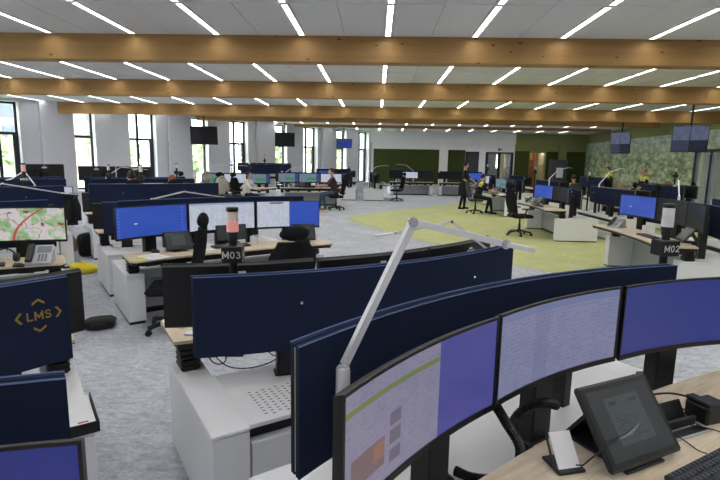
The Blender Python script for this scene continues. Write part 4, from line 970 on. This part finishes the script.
# bags, coats ------------------------------------------------------------------------
def blob(name, label, cat, loc, rz, size, mat, extras=()):
    r_ = thing(name, label, cat, loc, rz, None); rnd = random.Random(len(label)); sx, sy, sz = size
    MB().ell((0, 0, sz*.48), (sx, sy, sz*.5), 18, 11, fn=lambda p: Vector((math.copysign(abs(p.x)**.55, p.x)*(1+.04*math.sin(7*p.z)), math.copysign(abs(p.y)**.6, p.y), math.copysign(abs(p.z)**.6, p.z)+.05*math.sin(5*p.x)))).obj('body', mat, r_, True)
    return r_
b = blob('laptop_bag', 'black soft laptop bag lying on the carpet between desks', 'bag', (-2.78, 4.72, 0), R(20), (.145, .12, .11), bagmat)
MB().tube([(-.07, -.11, .05), (-.05, -.14, .07), (.05, -.14, .07), (.07, -.11, .05)], .01, 7).obj('handle', black, b, True); MB().box(-.1, .1, -.123, -.115, .03, .08).obj('pocket', bagmat, b)
b = blob('backpack', 'black backpack slumped beside the tan bag near the windows', 'bag', (-5.05, 8.35, 0), R(30), (.17, .14, .42), bagmat); MB().tube([(-.08, -.14, .35), (-.09, -.2, .25), (-.08, -.15, .08)], .015, 7).obj('strap', black, b, True)
b = blob('tote_bag', 'tan canvas tote bag beside the black backpack', 'bag', (-5.55, 8.55, 0), R(10), (.15, .10, .32), tan); MB().tube([(-.07, 0, .3), (-.05, 0, .42), (.05, 0, .42), (.07, 0, .3)], .008, 6).obj('handle', tan, b, True)
b = blob('yellow_bag', 'bright yellow bag lying on the floor beside the road map desk', 'bag', (-4.42, 7.15, 0), R(-35), (.28, .13, .12), bagyel); MB().tube([(-.1, 0, .11), (-.05, 0, .15), (.08, 0, .14), (.12, 0, .1)], .01, 6).obj('strap', bagyel, b, True)
def coat(name, label, loc, rz, wd, ht, mat):
    r_ = thing(name, label, 'coat', loc, rz); vs = []; fs = []; n = 14; N = 8
    for j in range(N+1):
        q = j/N
        for i in range(n):
            a = 2*math.pi*i/n; k = 1+.18*math.sin(3*a+q*3)*q; vs.append((math.cos(a)*wd*(.55+.45*q**.5)*k, math.sin(a)*wd*.38*(.5+.5*q)*k, ht*(1-q)))
    for j in range(N):
        for i in range(n): fs.append((j*n+i, (j+1)*n+i, (j+1)*n+(i+1) % n, j*n+(i+1) % n))
    fs += [tuple(range(n)), tuple(N*n+i for i in range(n))[::-1]]
    MB().add(vs, fs).obj('body', mat, r_, True); MB().tube([(wd*.5, 0, ht*.92), (wd*.95, -.02, ht*.6), (wd*1.05, -.05, ht*.15)], [.06, .065, .05], 9).obj('sleeve', mat, r_, True); MB().tube([(-wd*.5, 0, ht*.92), (-wd*.95, -.02, ht*.6), (-wd*1.0, -.05, ht*.2)], [.06, .065, .05], 9).obj('sleeve', mat, r_, True)
    MB().tube([(-.09, -.05, ht), (0, -.08, ht+.02), (.09, -.05, ht)], .03, 8).obj('collar', mat, r_, True); return r_
p = loc2(K03, A37, 1.22, .62); coat('hanging_coat', 'black coat hanging at the end of the M05 divider', (p[0], p[1], .62), A37, .075, .48, cl_black)
# televisions hung from the ceiling -------------------------------------------------
def tv(c, rz, kind, label, wd=1.0, tilt=12, ht=None):
    ht = ht or wd*.6; r_ = thing('hanging_television', label, 'television', (c[0], c[1], c[2]), R(rz), 'televisions hung from the ceiling'); T_ = Matrix.Rotation(R(tilt), 4, 'X')
    MB().cbox(-wd/2, wd/2, -.02, .05, -ht/2, ht/2, .01, 0, T_).obj('casing', black, r_)
    vs = [T_ @ Vector(p) for p in ((-wd/2+.015, -.0215, -ht/2+.02), (wd/2-.015, -.0215, -ht/2+.02), (wd/2-.015, -.0215, ht/2-.015), (-wd/2+.015, -.0215, ht/2-.015))]
    me = MB().add(vs, [(0, 1, 2, 3)]).mesh('display', SM[kind]); uv = me.uv_layers.new(name='UVMap')
    for k, q in enumerate(((0, 0), (1, 0), (1, 1), (0, 1))): uv.data[k].uv = q
    link('display', me, r_); MB().tube([(0, .12, 0), (0, .12, CZ-c[2])], .025, 8).bar((0, .04, 0), (0, .12, 0), .2, .2).obj('ceiling_mount', blackm, r_)
tv((-6.75, 19.3, 2.63), 12, 'off', 'blank black television hung before the fourth tall window', 1.02, 10, .70)
tv((-4.23, 22.8, 2.67), 14, 'off', 'blank black television hung further along the tall windows', .90, 10, .64)
tv((-1.7, 26.0, 2.66), 18, 'cams', 'hanging television showing blue camera views in the window corner', .82, 10)
tv((8.38, 17.5, 2.53), -38, 'quad', 'hanging television with four views before the forest mural', .62, 10, .72)
tv((8.08, 13.2, 2.46), -30, 'quad', 'large hanging television with four views before the glass doors', .80, 10, .68)
sm = thing('wall_sensor', 'small black sensor box on the wall between tall windows', 'sensor', tuple(WE+WD*along(170.5)-Vector((-WN.x, -WN.y, 0))*.03+Vector((0, 0, 2.28)))); MB().cbox(-.05, .05, -.05, .05, -.07, .07, .01).obj('body', black, sm); MB().ell((.04, -.04, .02), (.025, .025, .025), 8, 6).obj('lens', black, sm, True)

# ------------------------------------------------------------------ people (each body one continuous remeshed surface, facing local -y)
def capsule(m, a, b, ra, rb):
    a, b = Vector(a), Vector(b); d = (b-a); L_ = d.length; d = d.normalized() if L_ > 1e-6 else Vector((0, 0, 1)); pts = []; rs = []
    for k in (-80, -55, -28, 0): pts.append(a+d*ra*math.sin(R(k))); rs.append(max(ra*math.cos(R(k)), .001))
    for k in (0, 28, 55, 80): pts.append(b+d*rb*math.sin(R(k))); rs.append(max(rb*math.cos(R(k)), .001))
    m.tube(pts, rs, 12)
def person(loc, deg, label, pose='stand', height=1.76, top=cl_black, legs=cl_black, shoes=cl_black, sleeve='short', hair=hairb, long_hair=False, hv=False, lean=0.0, turn=0.0, nod=0.0, hands=None, seat=.50, voxel=.014):
    """hands: list of two hand positions (local, metres before scaling) or None for hanging arms"""
    r_ = thing('person', label, 'person', (loc[0], loc[1], 0), R(deg)); k = height/1.76
    if pose == 'sit': hip = Vector((0, .08, seat+.09))
    else: hip = Vector((0, 0, .94))
    ln = R(lean); sp_ = Vector((0, -math.sin(ln), math.cos(ln))); side = Vector((1, 0, 0))
    chest = hip+sp_*.34; neck = hip+sp_*.54; head = neck+Vector((0, -.02-.06*math.sin(ln), .155 if not nod else .14))
    caps = []     # a, b, ra, rb, mat index
    T, Lg, Sk, Sh, Hv = 0, 1, 2, 3, 4
    for sx in (-1, 1):
        caps.append((hip+side*sx*.07, chest+side*sx*.075, .10, .105, T)); caps.append((chest+side*sx*.075, chest+sp_*.13+side*sx*.10, .105, .075, Hv if hv else T))
        sh = chest+sp_*.14+side*sx*.175; caps.append((chest+sp_*.12+side*sx*.08, sh, .075, .062, Hv if hv else T))
        hd = Vector(hands[0 if sx < 0 else 1]) if hands and hands[0 if sx < 0 else 1] else hip+Vector((sx*.25, -.06, -.16))
        v = hd-sh; D = v.length; l1, l2 = .29, .27
        if D > l1+l2-.01: hd = sh+v*((l1+l2-.01)/D); v = hd-sh; D = v.length
        aa = (l1*l1-l2*l2+D*D)/(2*D); hh = math.sqrt(max(l1*l1-aa*aa, 0)); dn = v.normalized(); bend = Vector((sx*.45, .5, -.8)); bend = (bend-dn*bend.dot(dn)).normalized(); el = sh+dn*aa+bend*hh
        caps.append((sh, el, .052, .042, T)); caps.append((el, hd, .041, .028, T if sleeve == 'long' else Sk))
        fd = (hd-el).normalized(); pw = fd.cross(Vector((0, 0, 1))); pw = pw.normalized() if pw.length > .1 else Vector((0, 1, 0)); dwn = Vector((0, 0, -1))
        if abs(fd.z) > .7: pw = Vector((0, 1, 0)); dwn = Vector((-sx, 0, 0))
        pal = hd+fd*.07; caps.append((hd, pal, .026, .030, Sk))
        for q, ln_ in ((-1.5, .062), (-.5, .075), (.5, .07), (1.5, .055)):
            b0 = pal+pw*q*.017; b1 = b0+fd*ln_*.55+dwn*.008; b2 = b1+fd*ln_*.35+dwn*.028; caps.append((b0, b1, .0105, .0095, Sk)); caps.append((b1, b2, .0095, .008, Sk))
        tb0 = hd+fd*.03+pw*(-sx)*.02; tb1 = tb0+fd*.03+pw*(-sx)*.028; caps.append((tb0, tb1, .012, .011, Sk)); caps.append((tb1, tb1+fd*.028+dwn*.006, .011, .009, Sk))
        hj = hip+side*sx*.09
        if pose == 'sit': kn = Vector((sx*.13, -.36, seat+.03)); an = Vector((sx*.14, -.36+.08*sx, .10))
        else: kn = Vector((sx*.10, -.03-.05*sx, .50)); an = Vector((sx*.105, .02-.08*sx, .09))
        caps.append((hj, kn, .088, .062, Lg)); caps.append((kn, kn+(an-kn)*.4, .062, .058, Lg)); caps.append((kn+(an-kn)*.4, an, .058, .042, Lg))
        caps.append((an+Vector((0, .03, -.045)), an+Vector((sx*.015, -.15, -.055)), .042, .034, Sh))
    caps.append((hip+side*-.06, hip+side*.06, .12, .12, Lg if pose == 'stand' else T)); caps.append((hip+sp_*.12, chest, .12, .13, T))
    caps.append((chest+sp_*.16, head-Vector((0, -.01, .06)), .058, .052, Sk))
    m = MB()
    for c in caps: capsule(m, *c[:4])
    RT = Matrix.Translation(head) @ Matrix.Rotation(R(turn), 4, 'Z') @ Matrix.Rotation(R(nod), 4, 'X')
    m.ell((0, 0, .02), (.075, .095, .112), 18, 12, 0, RT, fn=lambda p: Vector((p.x*(1-.22*max(0, -p.z)), p.y-(.06 if p.y < 0 else -.02)*max(0, -p.z), p.z)))
    m.ell((0, -.098, -.005), (.014, .022, .022), 8, 6, 0, RT)                                   # nose
    m.ell((0, -.085, -.062), (.026, .016, .014), 8, 6, 0, RT)                                   # mouth and chin
    for sx in (-1, 1): m.ell((sx*.077, .01, .0), (.012, .022, .032), 8, 6, 0, RT)               # ears
    me0 = m.mesh('body', skin); tmp = link('body', me0); md = tmp.modifiers.new('r', 'REMESH'); md.mode = 'VOXEL'; md.voxel_size = voxel; md.use_smooth_shade = True
    sm_ = tmp.modifiers.new('s', 'SMOOTH'); sm_.factor = .4; sm_.iterations = 2
    dg = bpy.context.evaluated_depsgraph_get(); me = bpy.data.meshes.new_from_object(tmp.evaluated_get(dg)); bpy.data.objects.remove(tmp)
    me.materials.clear()
    for mm in (top, legs, skin, shoes, hivis): me.materials.append(mm)
    segs = [(c[0], c[1]-c[0], max((c[1]-c[0]).length_squared, 1e-9), (c[2]+c[3])/2, c[4]) for c in caps]; hc = head+Vector((0, 0, .02))
    idx = []
    for p in me.polygons:
        c = p.center
        if (c-hc).length < .135 and c.z > head.z-.09: idx.append(Sk); continue
        best = 9; bi = 0
        for a, d, l2_, rr, mi in segs:
            q = (c-a).dot(d)/l2_; q = 0 if q < 0 else 1 if q > 1 else q; e = (c-a-d*q).length-rr
            if e < best: best = e; bi = mi
        idx.append(bi)
    me.polygons.foreach_set('material_index', idx)
    link('body', me, r_)
    def hairfn(p):
        f = 1.0
        if p.y < -.35 and p.z < .45: f = .80
        if p.z < -.35: f = .80
        return p*f
    h = MB().ell((0, .012, .032), (.084, .104, .118), 18, 12, 0, RT, fn=hairfn)
    if long_hair: h.ell((0, .06, -.07), (.075, .05, .13), 12, 9, 0, RT)
    h.obj('hair', hair, r_, True)
    e = MB()
    for sx in (-1, 1): e.ell((sx*.03, -.083, .012), (.010, .008, .006), 8, 6, 0, RT)
    e.obj('eyes', cl_black, r_, True)
    if hv:
        b = MB(); 
        b.ell(tuple(chest+sp_*.06), (.205, .135, .03), 20, 6, 0); b.obj('reflective_band', lightdev, r_, True)
    r_.scale = (k, k, k); return r_
pst = person((3.33, 18.9), 80, 'person standing on green carpet in black shirt and cargo trousers', 'stand', 1.78, lean=4, hair=hairb, hands=[(-.30, -.18, 1.0), (.26, -.42, 1.02)], turn=20)
MB().lathe([(.15, 1.02), (.185, .96), (.21, .8), (.225, .62), (.215, .52), (.19, .51)], 18, 0, Matrix.Diagonal((1, .85, 1, 1))).obj('waist_garment', cl_black, pst, True)
person((3.62, 17.3), 84, 'person with dark hair in black and hi-vis seated at the desk end', 'sit', 1.74, hv=True, lean=16, hair=hairb, hands=[(-.22, -.5, .80), (.22, -.48, .80)], nod=12)
place_chair((3.5, 17.32), 88, 'grey swivel chair under the seated hi-vis person', True)
person((-1.55, 17.55), 285, 'seated person in maroon shirt and jeans facing the screens', 'sit', 1.84, top=cl_maroon, legs=cl_jean, shoes=cl_shoe, lean=10, hands=[(-.2, -.45, .82), (.2, -.45, .82)])
place_chair((-1.42, 17.5), 285, 'black swivel chair under the person in maroon shirt')
person((-4.35, 16.55), 75, 'seated person in cream top with brown hair facing the screens', 'sit', 1.68, top=cl_white, legs=cl_black, sleeve='long', hair=hairb, long_hair=True, lean=12, hands=[(-.2, -.48, .80), (.2, -.45, .80)])
place_chair((-4.55, 16.5), 70, 'black chair under the person in cream top')
ch = place_chair((-5.05, 16.2), 40, 'black chair with a beige coat draped over its back')
coat('draped_coat', 'beige coat draped over a chair back near the cream top', (-5.2, 16.42, .55), R(40), .2, .58, beige)
person((-5.95, 16.6), 80, 'fair-haired person in grey shirt bent over a desk', 'sit', 1.72, top=cl_grey, legs=cl_black, sleeve='long', hair=hairbl, lean=30, nod=15, hands=[(-.2, -.5, .80), (.2, -.5, .78)])
place_chair((-6.3, 16.5), 82, 'black chair under the bent person in grey shirt')
pa, pb = ST(1.95, 10.97), ST(2.75, 10.97)
person(pa, 37+180, 'dark-haired person whose head shows above the navy divider', 'sit', 1.80, top=cl_black, hair=hairb, hands=[(-.2, -.45, .80), (.2, -.45, .80)])
place_chair(pa, 37+180, 'black chair under the dark-haired person behind the divider')
person(pb, 37+180, 'red-haired person whose head shows above the navy divider', 'sit', 1.70, top=cl_grey, hair=hairr, hands=[(-.2, -.45, .80), (.2, -.45, .80)])
place_chair(pb, 37+180, 'black chair under the red-haired person behind the divider')
person((7.0, 17.75), 170, 'seated hi-vis person with back turned behind the lit monitors', 'sit', 1.74, hv=True, hair=hairb, lean=6, hands=[(-.2, -.42, .80), (.2, -.42, .80)])
place_chair((7.0, 17.7), 170, 'grey chair under the hi-vis person with back turned', True)
person((9.55, 20.6), 280, 'hi-vis person standing against the forest mural with dark hair', 'stand', 1.70, hv=True, hair=hairb, hands=[(-.2, -.35, 1.05), (.2, -.35, 1.05)], lean=6)
person((9.05, 16.9), 270, 'hi-vis person with fair hair standing before the forest mural', 'stand', 1.68, hv=True, hair=hairbl, hands=[(-.2, -.35, 1.05), (.2, -.35, 1.05)], lean=6)
person((9.53, 15.8), 230, 'hi-vis person leaning forward beside the glass doors', 'sit', 1.76, hv=True, hair=hairbl, lean=38, nod=20, hands=[(-.2, -.5, .8), (.2, -.5, .8)])
place_chair((9.57, 15.83), 230, 'black chair under the leaning hi-vis person')
person((7.05, 14.3), 250, 'grey-haired seated person mostly hidden behind navy dividers', 'sit', 1.62, top=cl_grey, hair=hairg, lean=10, hands=[(-.2, -.45, .8), (.2, -.45, .8)])
place_chair((7.0, 14.3), 250, 'black chair under the grey-haired seated person')
# the report monitor's column stands towards its inner side; its deck has a plain lid
rm_ = []
for o in list(COL.objects):
    lb = o.get('label', '')
    if lb.startswith('curved monitor showing a report'):
        for c in o.children:
            if c.name.startswith(('stand_column', 'foot')): c.location.x += .17
    if lb == 'curved monitor back, window-end one at the M03 pole':
        for c in o.children:
            if c.name.startswith(('stand_column', 'foot', 'mount')): c.location.x -= .24
    if lb.endswith('worktop at the M02 pole') and lb.startswith('white height'):
        for c in list(o.children):
            for g in list(c.children):
                if g.name.startswith('perforation'): rm_.append(g)
for g in rm_: bpy.data.objects.remove(g)
for pr in [DESK, DIV, CHB, CHG, PHONE, KEYB, KEYF, MOUSE, TAB, PAPER, MUG]+list(MON.values()): drop(pr)
